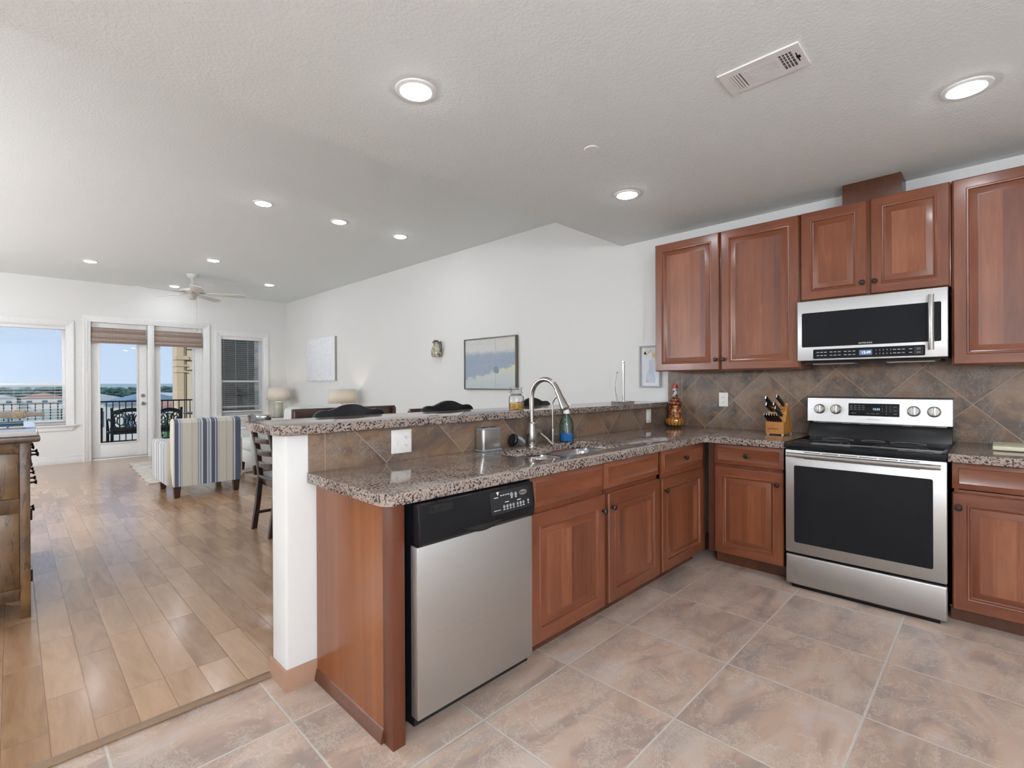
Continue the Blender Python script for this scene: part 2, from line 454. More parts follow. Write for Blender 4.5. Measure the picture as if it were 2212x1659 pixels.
def rrect(x0, x1, y0, y1, r, n=5):
    P = []
    for cx, cy, a in ((x1-r, y0+r, -PI/2), (x1-r, y1-r, 0), (x0+r, y1-r, PI/2), (x0+r, y0+r, PI)):
        for i in range(n+1): P.append((cx+r*math.cos(a+PI/2*i/n), cy+r*math.sin(a+PI/2*i/n)))
    return P
def text_mesh(s, size, align='CENTER'):
    cu = bpy.data.curves.new('t', 'FONT'); cu.body = s; cu.size = size; cu.align_x = align; cu.align_y = 'CENTER'; cu.resolution_u = 2; cu.extrude = .0004
    o = bpy.data.objects.new('t', cu); COL.objects.link(o)
    dg = bpy.context.evaluated_depsgraph_get()
    me = bpy.data.meshes.new_from_object(o.evaluated_get(dg))
    bpy.data.objects.remove(o, do_unlink=True); bpy.data.curves.remove(cu)
    return me
def letters(name, items, m, parent, y):
    # items: (text, x, z, size[, stretch]); written on a plane facing local -y
    b = MB()
    for it in items:
        me = text_mesh(it[0], it[3]); st = it[4] if len(it) > 4 else 1.
        me.transform(Matrix.Translation((it[1], y, it[2])) @ Matrix.Rotation(PI/2, 4, 'X') @ Matrix.Diagonal((st, 1, 1, 1)))
        b.b.from_mesh(me); bpy.data.meshes.remove(me)
    return obj(name, b, m, parent, smooth=0)
# ================================================================== the setting
WX, YF, YB, XL = 4.12, 10.8, -2.6, -3.2
KC, LC = 2.58, 3.0
ZC, ZB = .895, 1.100        # counter top, bar top
b = MB(); b.box(XL, WX, YB, 2.262, -.12, 0); struct('floor', b, M_TILE, smooth=0)
b = MB(); b.box(XL, WX, 2.262, YF+.16, -.12, .002); struct('floor', b, M_WOOD, smooth=0)
b = MB(); b.box(XL, .79, 2.245, 2.285, .001, .013, .005); struct('trim_1', b, flat('worn_threshold', '#8f755e', .3))
b = MB(); b.box(XL-.15, WX+.15, YB-.15, 2.575, KC, LC+.2); struct('ceiling', b, M_CEIL, smooth=0)
b = MB(); b.box(XL-.15, WX+.15, 2.575, YF+.16, LC, LC+.2); struct('ceiling', b, M_CEIL, smooth=0)
b = MB(); b.box(WX, WX+.15, YB-.15, YF+.16, -.12, LC); WR = struct('wall_right', b, M_WALL, smooth=0)
b = MB(); b.box(4.108, WX, -1.2, 2.098, ZC-.03, 1.75); struct('tile_backsplash', b, M_TW, WR, smooth=0)
b = MB(); b.box(XL-.15, XL, YB-.15, YF+.16, -.12, LC); struct('wall_left', b, M_WALL, smooth=0)
b = MB(); b.box(XL, WX, YB-.15, YB, -.12, KC); struct('wall_back', b, M_WALL, smooth=0)
# far wall with its three openings
W1 = (-1.10, .627, .632, 2.245); D0 = (.926, 2.571, 0, 2.337); W3 = (2.861, 3.648, .664, 2.230)
b = MB()
xs = [XL, W1[0], W1[1], D0[0], D0[1], W3[0], W3[1], WX]
for a, c in ((0, 1), (2, 3), (4, 5), (6, 7)): b.box(xs[a], xs[c], YF, YF+.16, 0, LC)
for o_ in (W1, W3):
    b.box(o_[0], o_[1], YF, YF+.16, 0, o_[2]); b.box(o_[0], o_[1], YF, YF+.16, o_[3], LC)
b.box(D0[0], D0[1], YF, YF+.16, D0[3], LC)
struct('wall_far', b, M_WALL, smooth=0)
# low wall that carries the bar
b = MB(); b.box(.792, WX, 2.100, 2.255, 0, 1.060, .012, 3); HW = struct('wall_half', b, M_WALL)
b = MB(); b.box(.886, 4.107, 2.090, 2.1, ZC-.03, 1.060); struct('tile_backsplash', b, M_TP, HW, smooth=0)
b = MB(); b.prism([(.784, 2.092), (.918, 2.092), (.918, 2.1), (.792, 2.1), (.792, 2.262), (.784, 2.262)], 0, .088, 'z', .002); struct('baseboard_half', b, flat('dusty_pink_base', '#a98570', .45))
b = MB()
b.box(XL, .832, YF-.016, YF, 0, .10, .004); b.box(XL, .832, YF-.010, YF, .10, .125, .004)
b.box(2.678, WX, YF-.016, YF, 0, .10, .004); b.box(2.678, WX, YF-.010, YF, .10, .125, .004)
struct('baseboard_far', b, M_TRIM)
b = MB(); b.box(WX-.016, WX, 2.27, YF, 0, .10, .004); b.box(WX-.01, WX, 2.27, YF, .10, .125, .004); struct('baseboard_right', b, M_TRIM)
def casing(b, x0, x1, z0, z1, w, sides='lrt'):
    # stepped casing round an opening
    for i, (dw, ya, yb) in enumerate(((w, .012, -.001), (w*.62, .018, .0115), (w*.25, .023, .0175))):
        frame(b, x0-w+.001*i, x1+w-.001*i, z0, z1+w-.001*i, dw, YF-ya, YF-yb, .0015, sides)
# ---- window 1 (left, with blind)
def stool(b, x0, x1, z):
    b.box(x0-.13, x1+.13, YF-.055, YF+.10, z-.028, z, .006)
    b.prism([(x0-.10, z-.028), (x1+.10, z-.028), (x1+.06, z-.095), (x0-.06, z-.095)], YF-.022, YF, 'y', .003)
def window(name, O, zmeet, extra=None):
    x0, x1, z0, z1 = O
    b = MB(); casing(b, x0, x1, z0-.02, z1, .092); stool(b, x0, x1, z0)
    frame(b, x0+.0005, x1-.0005, z0+.0005, z1-.0005, .012, YF+.0005, YF+.1595, 0, 'lrt'); b.box(x0+.0125, x1-.0125, YF+.1005, YF+.159, z0+.0005, z0+.012)
    wn = struct(name, b, M_TRIM)
    y0 = YF+.10
    b = MB(); fr = .038
    for za, zb, yy in ((zmeet-.02, z1-.012, y0+.02), (z0+.012, zmeet+.02, y0-.005)):
        frame(b, x0+.012, x1-.012, za, zb, fr, yy, yy+.03, .002)
    if extra: b.box(x0+.03, x1-.03, y0-.005, y0+.025, extra-.016, extra+.016, .003)
    struct('window_frame', b, M_TRIM, wn)
    b = MB(); b.box(x0+.03, x1-.03, y0+.034, y0+.037, zmeet, z1-.03); b.box(x0+.03, x1-.03, y0+.008, y0+.011, z0+.03, zmeet); struct('pane', b, M_PANE, wn, smooth=0)
    return wn
window('window_1', W1, 1.29)
w3 = window('window_3', W3, 1.335, .83)
b = MB(); b.box(W3[0]+.03, W3[1]-.13, YF+.145, YF+.148, W3[2]+.02, W3[3]-.02); struct('insect_screen', b, M_SCREEN, w3, smooth=0)
# ---- pair of glazed doors
b = MB(); casing(b, D0[0], D0[1], 0, D0[3], .102)
b.box(1.704, 1.798, YF-.014, YF+.129, .0295, D0[3]-.005, .004); b.box(1.704, 1.798, YF-.014, YF+.019, .001, .0295); b.box(1.725, 1.777, YF-.024, YF-.0145, .001, D0[3]-.006, .004)
b.box(D0[0], D0[1], YF+.13, YF+.16, 0, .028); b.box(D0[0], 1.704, YF+.02, YF+.12, .002, .026, .003)
frame(b, D0[0]-.001, D0[1]+.001, .0005, D0[3]+.001, .005, YF+.001, YF+.149, 0, 'lrt')
struct('trim_2', b, M_TRIM)
b = MB(); b.box(D0[0]+.006, 1.70, YF+.030, YF+.05, .014, .032); struct('trim_3', b, flat('door_sweep', '#6d6a66', .5))
def glazed_door(name, x0, x1, gx0, gx1):
    y = YF+.055; z0, z1, ga, gb = .032, D0[3]-.006, .285, 2.16
    b = MB()
    b.box(x0+.006, gx0, y, y+.044, z0, z1, .002); b.box(gx1, x1-.006, y, y+.044, z0, z1, .002)
    b.box(gx0, gx1, y, y+.044, z0, ga, .002); b.box(gx0, gx1, y, y+.044, gb, z1, .002)
    for e, ya, yb in ((.026, .008, -.001), (.012, .014, .0075)):
        frame(b, gx0-e, gx1+e, ga-e, gb+e, e+.004, y-ya, y-yb, .002)
    d = struct(name, b, M_TRIM)
    b = MB(); b.box(gx0, gx1, y+.02, y+.025, ga, gb); struct('pane', b, M_PANE, d, smooth=0)
    return d
d1 = glazed_door('door_1', .926, 1.704, 1.048, 1.552); d2 = glazed_door('door_2', 1.798, 2.571, 1.893, 2.405)
b = MB(); b.lathe([(.0, .018), (.024, .018), (.032, .010), (.034, 0)], 20, Matrix.Translation((1.640, YF+.055, 1.085)) @ Matrix.Rotation(PI/2, 4, 'X')); struct('deadbolt', b, M_NICKEL, d1)
b = MB(); b.lathe([(0, .062), (.02, .062), (.030, .050), (.030, .036), (.014, .026), (.013, .012), (.034, .008), (.035, 0)], 20, Matrix.Translation((1.640, YF+.055, .945)) @ Matrix.Rotation(PI/2, 4, 'X')); struct('door_handle', b, M_NICKEL, d1)

# ================================================================== ceiling lamps
trimm = M_TRIM
def downlight(x, y, z, label, vis=True):
    t = thing('recessed_light', label, 'ceiling light', (x, y, z), 0, 'recessed ceiling lights')
    b = MB(); b.lathe([(.066, -.002), (.070, -.009), (.088, -.006), (.092, .004)], 36); obj('trim_ring', b, trimm, t)
    b = MB(); b.lathe([(0, -.020), (.035, -.0185), (.058, -.013), (.066, -.007), (.066, .004)], 36); obj('lens', b, M_LENS, t)
    return t
downlight(1.273, 1.850, KC, 'round recessed ceiling light above the free end of the counter')
downlight(3.012, 1.838, KC, 'round recessed ceiling light nearest the wall cabinets at the corner')
downlight(3.004, .100, KC, 'round recessed ceiling light in front of the range and microwave')
downlight(1.273, .100, KC, 'round recessed ceiling light above the middle of the tiled kitchen floor')
downlight(1.693, 4.992, LC, 'recessed living room light, left of a row of three before the fan')
downlight(2.452, 4.992, LC, 'recessed living room light, middle of a row of three before the fan')
downlight(3.205, 4.992, LC, 'recessed living room light, nearest the picture wall in a row of three')
downlight(.775, 9.005, LC, 'recessed living room light left of the ceiling fan, towards the window')
downlight(1.975, 7.768, LC, 'recessed living room light on the near side of the ceiling fan')
downlight(2.007, 10.266, LC, 'recessed living room light between the ceiling fan and the glazed doors')
downlight(3.144, 9.001, LC, 'recessed living room light right of the ceiling fan, near the corner')
for x, y, z, l in ((-1.3, .1, KC, 'unseen recessed fill light added above the kitchen floor at the far left'), (-1.3, -1.6, KC, 'unseen recessed fill light added in the rear left kitchen corner'), (1.273, -1.6, KC, 'unseen recessed fill light added at the rear of the tiled floor'), (3.0, -1.6, KC, 'unseen recessed fill light added at the rear of the range wall'),  # extra out-of-view ceiling lights, added as fill
                   (-1.3, 5.0, LC, 'unseen recessed fill light added over the sideboard'), (-1.3, 8.0, LC, 'unseen recessed fill light added beside the left living room wall')):
    downlight(x, y, z, l)

# unseen globes added to brighten ceilings and walls, behind and left of the camera
def fill_globe(x, y, z, label, r=.16):
    t = thing('unseen_fill_lamp', label, 'added fill lamp', (x, y, 0), 0, 'unseen added fill globes')
    b = MB(); b.lathe([(0, .002), (.14, .002), (.14, .02), (.02, .03), (.012, .04), (.012, z-.15), (.05, z-.14), (.05, z-.125), (0, z-.12)], 28); obj('stand', b, M_NICKEL, t)
    b = MB(); b.ball((0, 0, z), r, 32); obj('globe', b, M_FILL, t)
fill_globe(-1.25, -1.30, 1.80, 'unseen opal fill globe added in the rear left corner of the kitchen')
fill_globe(-.85, -2.20, 1.75, 'unseen opal fill globe added against the rear kitchen wall')
fill_globe(-1.90, 4.60, 1.75, 'unseen opal fill globe added beside the left living room wall', .138)
fill_globe(-2.30, 6.60, 1.75, 'unseen opal fill globe added midway along the left living room wall', .138)
fill_globe(-2.20, 8.60, 1.75, 'unseen opal fill globe added in the far left corner of the living room', .138)

# ================================================================== cabinets
def raised_door(b, w, h, t=.021, stile=.056):
    # a door front in local space: x 0..w, z 0..h, face towards -y
    s = stile
    b.rings([(0, w, 0, h, 0), (0, w, 0, h, -t+.006), (.006, w-.006, .006, h-.006, -t),
             (s, w-s, s, h-s, -t), (s+.004, w-s-.004, s+.004, h-s-.004, -t-.003), (s+.010, w-s-.010, s+.010, h-s-.010, -t-.001), (s+.014, w-s-.014, s+.014, h-s-.014, -t+.007),
             (s+.020, w-s-.020, s+.020, h-s-.020, -t+.010), (s+.024, w-s-.024, s+.024, h-s-.024, -t+.009),
             (s+.048, w-s-.048, s+.048, h-s-.048, -t+.001), (s+.052, w-s-.052, s+.052, h-s-.052, -t+.0015)], mi_last=1)
def drawer_front(b, w, h, t=.021):
    b.rings([(0, w, 0, h, 0), (0, w, 0, h, -t+.008), (.004, w-.004, .004, h-.004, -t+.006), (.026, w-.026, .026, h-.026, -t+.001), (.028, w-.028, .028, h-.028, -t-.001), (.030, w-.030, .030, h-.030, -t)], mi_last=1)
def knob(parent, x, z, y=-.021):
    b = MB(); b.lathe([(.007, 0), (.0065, .010), (.010, .014), (.0155, .019), (.0155, .024), (.011, .029), (.0, .031)], 18, Matrix.Translation((x, y, z)) @ Matrix.Rotation(PI/2, 4, 'X'))
    return obj('knob', b, M_BRONZE, parent)
DM = [M_CHV, M_CH, M_CHH]
def door(c, x0, x1, z0, z1, kx=None, kz=None):
    b = MB(); raised_door(b, x1-x0, z1-z0); d = obj('door', b, DM, c, (x0, -.001, z0), smooth=30)
    if kx is not None: knob(d, kx-x0, kz-z0)
    return d
def drawer(c, x0, x1, z0, z1, kx=None, name='drawer'):
    b = MB(); drawer_front(b, x1-x0, z1-z0); d = obj(name, b, [M_CHH, M_CHH, M_CHH], c, (x0, -.001, z0), smooth=30)
    if kx is not None: knob(d, kx-x0, (z1-z0)/2)
    return d
def base_body(c, w, depth, zt=.8515, toe=.075, open_top=False):
    b = MB(); t = .018
    b.box(0, t, .0, depth, .10, zt); b.box(w-t, w, 0, depth, .10, zt); b.box(t, w-t, depth-t, depth, .10, zt); b.box(t, w-t, 0, depth-t, .10, .118)
    for x0, x1 in ((0, .035), (w-.035, w)): b.box(x0, x1, 0, .02, .09, zt)
    b.box(.035, w-.035, 0, .02, zt-.03, zt); b.box(.035, w-.035, 0, .02, .672, .706); b.box(.035, w-.035, 0, .02, .09, .11)
    obj('body', b, M_CHV, c, smooth=0)
    b = MB(); b.box(0, w, toe, toe+.018, 0, .10); obj('toe_kick', b, M_CHD, c, smooth=0)
# ---- peninsula, fronts at y = 1.50
t = thing('base_cabinet', 'cherry sink base cabinet with two doors beside the dishwasher', 'kitchen cabinet', (1.602, 1.50, 0), 0, 'cherry base cabinets')
base_body(t, 1.195, .585)
drawer(t, .014, .585, .708, .846, None, 'false_drawer'); drawer(t, .591, 1.178, .708, .846, None, 'false_drawer')
door(t, .012, .592, .094, .680, .566, .600); door(t, .626, 1.180, .094, .680, .652, .605)
b = MB(); b.box(.596, .622, -.004, .0, .094, .846); obj('center_stile', b, M_CHD, t, smooth=0)
t = thing('base_cabinet', 'narrow cherry drawer-over-door cabinet in the counter corner, facing the floor', 'kitchen cabinet', (2.799, 1.50, 0), 0, 'cherry base cabinets')
base_body(t, .640, .585)
drawer(t, .014, .617, .708, .846, .315); door(t, .016, .612, .094, .672, .046, .600)
b = MB(); b.box(.622, .655, -.012, 0, .09, .8515); obj('corner_filler', b, M_CHD, t, smooth=0)
t = thing('cabinet_end_panel', 'tall stained wood end panel between the white wall end and the dishwasher', 'end panel', (.917, 1.50, 0))
b = MB(); b.box(0, .018, .05, .590, .0, .8515); obj('side_panel', b, M_ENDP, t, smooth=0)
b = MB(); b.box(0, .050, -.012, .05, 0, .8515, .002); obj('front_stile', b, flat('reddish_stile', '#5c2f1b', .38), t)
b = MB(); b.prism([(0, 0), (-.012, 0), (-.012, .012), (-.004, .045), (0, .05)], .05, .590, 'y', 0, M=Matrix.Identity(4)); obj('base_molding', b, M_CHD, t)
# ---- along the right wall, fronts at x = 3.452 (local -y faces -x)
RX = 3.452; RZ = -PI/2
t = thing('base_cabinet', 'cherry drawer-over-door cabinet left of the range', 'kitchen cabinet', (RX, 1.435, 0), RZ, 'cherry base cabinets')
base_body(t, .472, .64)
drawer(t, .022, .462, .710, .846, .242); door(t, .022, .462, .094, .690, .428, .612)
b = MB(); b.box(-.02, .018, -.012, .0, .09, .8515); obj('corner_filler', b, M_CHD, t, smooth=0)
t = thing('base_cabinet', 'cherry drawer-over-door cabinet right of the range', 'kitchen cabinet', (RX, .186, 0), RZ, 'cherry base cabinets')
base_body(t, .62, .64)
drawer(t, .010, .600, .713, .848, .305); door(t, .010, .600, .088, .692, .036, .618)
# ---- wall cabinets, fronts at x = 3.79
UX = 3.790
def wall_cab(y0, w, z0, z1, label, light_rail=True):
    t = thing('wall_cabinet', label, 'kitchen cabinet', (UX, y0, z0), RZ, 'cherry wall cabinets')
    b = MB(); b.box(0, w, 0, .328, 0, z1-z0, .002); obj('body', b, M_CHV, t)
    return t
t = wall_cab(2.042, 1.078, 1.362, 2.412, 'tall two-door cherry wall cabinet left of the microwave')
door(t, .004, .530, .002, 1.046, .508, .080); door(t, .546, 1.072, .002, 1.046, .566, .080)
t = wall_cab(.962, .768, 1.815, 2.412, 'short two-door cherry wall cabinet above the microwave')
door(t, .004, .374, .004, .594, .352, .078); door(t, .392, .764, .002, .596, .416, .078)
t = wall_cab(.192, .62, 1.362, 2.416, 'tall cherry wall cabinet right of the microwave')
door(t, .006, .600, .002, 1.050)
t = tag(obj('duct_cover', MB().box(3.902, WX, .431, .743, 2.413, KC-.001, .002), M_CHD), 'dark wood duct cover box on top of the wall cabinets', 'duct cover')

# ================================================================== stone tops
def slab(name, outline, z0, z1, hole=None, bev=.017):
    t = bmesh.new()
    def loop(P): 
        v = [t.verts.new((x, y, z1)) for x, y in P]; return [t.edges.new((v[i], v[(i+1) % len(v)])) for i in range(len(v))]
    ed = loop(outline)
    if hole: ed += loop(hole)
    bmesh.ops.triangle_fill(t, use_beauty=True, use_dissolve=False, edges=ed)
    for f in t.faces:
        if f.normal.z < 0: f.normal_flip()
    ret = bmesh.ops.extrude_face_region(t, geom=t.faces[:])
    bmesh.ops.translate(t, vec=(0, 0, z0-z1), verts=[v for v in ret['geom'] if isinstance(v, bmesh.types.BMVert)])
    bmesh.ops.recalc_face_normals(t, faces=t.faces[:])
    sel = [e for e in t.edges if len(e.link_faces) == 2 and abs(e.verts[0].co.z-e.verts[1].co.z) < 1e-6 and e.link_faces[0].normal.angle(e.link_faces[1].normal) > 1.]
    bmesh.ops.bevel(t, geom=sel, offset=bev, segments=4, profile=.5, affect='EDGES', clamp_overlap=True)
    b = MB(); b._add(t)
    return obj(name, b, M_GRAN, smooth=40)
def rounded(P, rs, n=6):
    out = []
    N = len(P)
    for i in range(N):
        p = Vector(P[i]); a = (Vector(P[i-1])-p).normalized(); c = (Vector(P[(i+1) % N])-p).normalized(); r = rs[i]
        if r <= 0: out.append(tuple(p)); continue
        ang = a.angle(c); d = r/math.tan(ang/2); cen = p+(a+c).normalized()*(r/math.sin(ang/2))
        s = p+a*d-cen; e = p+c*d-cen; A0 = math.atan2(s.y, s.x); A1 = math.atan2(e.y, e.x); dA = (A1-A0+PI) % (2*PI)-PI
        for k in range(n+1): out.append((cen.x+r*math.cos(A0+dA*k/n), cen.y+r*math.sin(A0+dA*k/n)))
    return out
SK = rounded([(1.815, 1.580), (2.575, 1.580), (2.62, 1.93), (2.34, 1.952), (2.20, 1.90), (2.16, 1.90), (2.04, 1.945), (1.80, 1.93)], [.06, .06, .09, .06, .0, .0, .06, .09])
ct = slab('countertop', rounded([(.874, 1.462), (3.392, 1.462), (3.392, .957), (4.108, .957), (4.108, 2.089), (.874, 2.089)], [.05, .03, .006, 0, 0, .01]), .853, ZC, SK)
tag(ct, 'L-shaped speckled granite worktop around the sink', 'countertop')
ct = slab('countertop', rounded([(3.392, -.46), (4.108, -.46), (4.108, .190), (3.392, .190)], [0, 0, 0, .006]), .853, ZC)
tag(ct, 'short speckled granite worktop right of the range', 'countertop')
ct = slab('bar_counter', rounded([(.800, 2.052), (4.119, 2.052), (4.119, 2.475), (.742, 2.475), (.742, 2.12)], [.03, 0, 0, .05, .03]), 1.062, ZB, bev=.018)
tag(ct, 'raised speckled granite bar top on the white low wall', 'bar counter')
# ---- sink
t = thing('kitchen_sink', 'double bowl stainless sink let into the granite worktop', 'sink', (0, 0, .852))
M_SINK = mat('sink_stainless', _steel(.22, '#c3c4c6', False, 0))
def bowl(name, x0, x1, y0, y1):
    b = MB(); tt = bmesh.new(); L_ = []
    for e, z, r in ((-.018, 0, .07), (0, 0, .075), (.012, -.02, .075), (.02, -.15, .07), (.05, -.185, .05), (.10, -.19, .03)):
        L_.append([tt.verts.new((x, y, z)) for x, y in rrect(x0+e, x1-e, y0+e, y1-e, r, 6)])
    for A, B in zip(L_, L_[1:]):
        for i in range(len(A)): tt.faces.new((A[i], A[(i+1) % len(A)], B[(i+1) % len(A)], B[i]))
    tt.faces.new(L_[-1]); bmesh.ops.recalc_face_normals(tt, faces=tt.faces[:])
    b._add(tt); o = obj(name, b, M_SINK, t)
    b = MB(); b.lathe([(.045, 0), (.045, .004), (.03, .002), (.0, -.002)], 20, Matrix.Translation(((x0+x1)/2, (y0+y1)/2, -.188))); obj('drain', b, M_STEELP, o)
bowl('bowl', 1.815, 2.175, 1.570, 1.935); bowl('bowl', 2.205, 2.60, 1.570, 1.945)
# ================================================================== range
t = thing('electric_range', 'stainless electric range with black glass cooktop under the microwave', 'range', (3.385, .950, 0), RZ)
b = MB(); b.box(.004, .754, .03, .60, .02, .862); b.box(.03, .728, .02, .5, 0, .03); obj('body', b, M_BLKSAT, t, smooth=0)
b = MB()
b.box(0, .758, 0, .030, .217, .852, .006)
dr = obj('oven_door', b, M_STEEL, t, uv=True)
b = MB(); b.prism(rrect(.049, .703, .283, .756, .010, 4), -.0015, .002, 'y'); obj('oven_window', b, M_BLKGLASS, dr)
b = MB(); b.tube([(.022, -.052, .826), (.38, -.056, .826), (.738, -.052, .826)], .0135, 16)
b.box(.060, .085, -.052, .002, .818, .834, .003); b.box(.675, .700, -.052, .002, .818, .834, .003); obj('handle', b, M_STEELP, dr)
b = MB()
for k in range(6): b.box(.105+k*.092, .190+k*.092, -.0012, .002, .838, .842)
b.box(.105, .65, -.0012, .002, .800, .803); obj('vent_slot', b, M_DARK, dr, smooth=0)
b = MB(); b.box(0, .758, .001, .030, .022, .205, .010, 3); obj('storage_drawer', b, M_STEEL, t, uv=True)
b = MB(); b.box(0, .758, -.027, .545, .866, .8945, .007, 3); ck = obj('cooktop', b, M_BLKGLASS, t)
for x0, y0, r in ((.195, .15, .115), (.195, .15, .075), (.55, .13, .125), (.55, .13, .085), (.20, .40, .085), (.56, .40, .085), (.385, .42, .06)):
    b = MB(); b.tube([(x0+r*math.cos(a), y0+r*math.sin(a), .8946) for a in (2*PI*i/48 for i in range(48))], .0011, 5, closed=True, flat=.3); obj('burner_ring', b, M_LETTERG, ck)
for xa, xb in ((.738, .7575), (.0005, .012)): obj('side_rail', MB().box(xa, xb, -.02, .53, .893, .8975, .002), M_BLKSAT, ck)
b = MB(); b.prism([(.505, .892), (.60, .892), (.60, 1.0), (.535, 1.0), (.515, .965)], .004, .754, 'x', .003); obj('riser', b, M_BLKSAT, t)
b = MB(); b.box(.03, .728, .530, .60, .985, 1.002)
for x in (.06, .20, .30, .52, .68): b.box(x, x+.05, .520, .54, .990, .998)
obj('vent', b, M_LETTERG, t, smooth=0)
b = MB(); b.prism([(.515, 1.0), (.60, 1.0), (.60, 1.162), (.527, 1.158)], -.004, .756, 'x', .004); bg = obj('backguard', b, M_STEEL, t, uv=True)
b = MB(); b.prism([(.527, 1.158), (.60, 1.1621), (.60, 1.167), (.527, 1.163)], -.006, .758, 'x', .001); obj('top_cap', b, M_BLK, bg)
BT = math.atan2(.012, .158)
def on_bg(x, z): return Matrix.Translation((x, .515+(z-1.0)*.012/.158, z)) @ Matrix.Rotation(-BT, 4, 'X')
for x in (.071, .166, .576, .672):
    b = MB(); M = on_bg(x, 1.084) @ Matrix.Rotation(PI/2, 4, 'X')
    b.lathe([(.033, 0), (.033, .006), (.028, .012), (.027, .022), (.025, .025), (0, .026)], 28, M)
    kb = obj('knob', b, M_STEELP, bg)
    b = MB(); b.box(-.0095, .0095, -.036, .0, -.027, .027, .004, 2, 0, on_bg(x, 1.084)); obj('grip', b, M_STEELP, kb)
    b = MB(); b.box(-.0012, .0012, -.0366, -.034, .016, .024, 0, 1, 0, on_bg(x, 1.084)); obj('pointer', b, flat('red_mark', '#a02a22', .5), kb)
def bar_marks(name, items, m, parent, y, h=.0030):
    b = MB()
    for x, z, wd in items: b.box(x-wd/2, x+wd/2, y-.0004, y, z-h/2, z+h/2)
    return obj(name, b, m, parent, smooth=0)
b = MB(); b.box(.237, .506, -.0022, .003, -.041, .041, .003, 2, 0, on_bg(0, 1.086)); dp = obj('display_panel', b, M_BLKGLASS, bg)
YD = .5215-.0030
letters('clock_digits', [('12:53', .388, 1.0905, .018)], M_DIGIT, dp, .5150)
letters('number_keys', [(s, .42+.020*(i % 3), 1.110-.0155*(i//3), .0075) for i, s in enumerate('123456789')]+[('0', .44, 1.0625, .0075)], M_LETTER, dp, .5150)
bar_marks('legend', [(.25+.022*i+.004, 1.112-.012*j, .014) for i in range(4) for j in range(3)]+[(.265, 1.062, .03), (.345, 1.062, .016), (.37, 1.062, .018), (.395, 1.062, .016), (.485, 1.108, .018), (.485, 1.085, .018), (.485, 1.062, .018)], M_LETTERG, dp, .5152, .0028)
letters('brand_lettering', [('SAMSUNG', .372, 1.0235, .013, 1.15)], flat('embossed_steel', '#9a9896', .35, .8), bg, .5165)
bar_marks('dial_mark', [(x+.047*math.cos(a), 1.084+.047*math.sin(a)*.9, .003) for x in (.071, .166, .576, .672) for a in (PI*q/6 for q in range(-4, 11, 2))], M_LETTERG, bg, .5195, .0024)

# ================================================================== microwave
t = thing('microwave_oven', 'stainless over-the-range microwave with black window and vertical bar handle', 'microwave', (3.722, .968, 1.405), RZ)
b = MB(); b.box(.004, .760, .022, .395, .0, .398, .003); b.box(.03, .73, .05, .37, -.014, .004); obj('body', b, M_BLKSAT, t)
for xa in (.07, .47): obj('grease_filter', MB().box(xa, xa+.23, .09, .24, -.018, -.012), M_STEELP, t, smooth=0)
b = MB(); b.box(0, .764, 0, .024, .002, .402, .006, 3); dr = obj('door', b, M_STEEL, t, uv=True)
b = MB(); b.prism(rrect(.028, .735, .094, .321, .008, 4), -.0014, .002, 'y'); wn = obj('window', b, M_BLKGLASS, dr)
b = MB(); b.prism(rrect(.094, .664, .015, .077, .007, 4), -.0014, .002, 'y'); cp = obj('control_panel', b, M_BLKGLASS, dr)
b = MB(); b.tube([(.693, -.030, .046), (.693, -.042, .12), (.693, -.046, .205), (.693, -.042, .29), (.693, -.030, .361)], .0135, 14)
b.cyl((.693, .002, .07), (.693, -.036, .07), .007); b.cyl((.693, .002, .338), (.693, -.036, .338), .007); obj('handle', b, M_STEELP, dr)
b = MB(); b.box(.347, .412, -.0022, 0, .030, .062); lcd = obj('display', b, M_LCD, cp, smooth=0)
letters('clock_digits', [('12:49', .381, .0455, .022)], _glow('white_digits', '#e8f4ff', 2.0), lcd, -.0026)
letters('number_keys', [(s, .433+.0178*(i % 5), .057-.022*(i//5), .011) for i, s in enumerate('1234567890')], M_LETTER, cp, -.0020)
bar_marks('legend', [(x, z, .015) for x in (.122, .143, .164, .196, .218, .241, .273, .296, .319, .522, .543, .564, .598) for z in (.057, .036)], M_LETTER, cp, -.0019, .0030)
b = MB()
for z in (.057, .035):
    for x0, x1, za, zb in ((.617, .651, z+.007, z+.008), (.617, .651, z-.008, z-.007), (.616, .617, z-.008, z+.008), (.651, .652, z-.008, z+.008)): b.box(x0, x1, -.0020, 0, za, zb)
    b.box(.624, .644, -.0020, 0, z-.003, z+.003)
obj('start_key', b, M_LETTERG, cp, smooth=0)
letters('brand_lettering', [('SAMSUNG', .378, .1055, .0135, 1.15)], M_LETTER, wn, -.0020)

# ================================================================== dishwasher
t = thing('dishwasher', 'stainless dishwasher with black control strip under the worktop', 'dishwasher', (.986, 1.44, 0))
b = MB(); b.box(.004, .590, .03, .60, .06, .848); b.box(.006, .588, .15, .2, 0, .07); obj('body', b, M_BLK, t, smooth=0)
b = MB(); b.box(.0, .592, 0, .042, .094, .698, .004, 2); obj('door', b, M_STEEL, t, uv=True)
b = MB(); b.prism([(-.006, .700), (-.016, .712), (-.018, .76), (-.006, .846), (.042, .848), (.042, .700)], 0, .592, 'x', .003); cpn = obj('control_strip', b, M_BLKSAT, t)
def on_st(): # sloped upper face of the strip, local x across, z along the slope from its foot
    a = math.atan2(.012, .086); return Matrix.Translation((0, -.018, .76)) @ Matrix.Rotation(-a, 4, 'X')
b = MB(); b.prism(rrect(.334, .582, -.012, .078, .008, 4), -.0012, .001, 'y', M=on_st()); cp = obj('display_panel', b, flat('gloss_black_panel', '#0b0d12', .12), cpn)
b = MB(); b.prism(rrect(.045, .152, .052, .078, .002, 2), -.0008, .001, 'y', M=on_st()); g = obj('vent_grille', b, M_DARK, cpn)
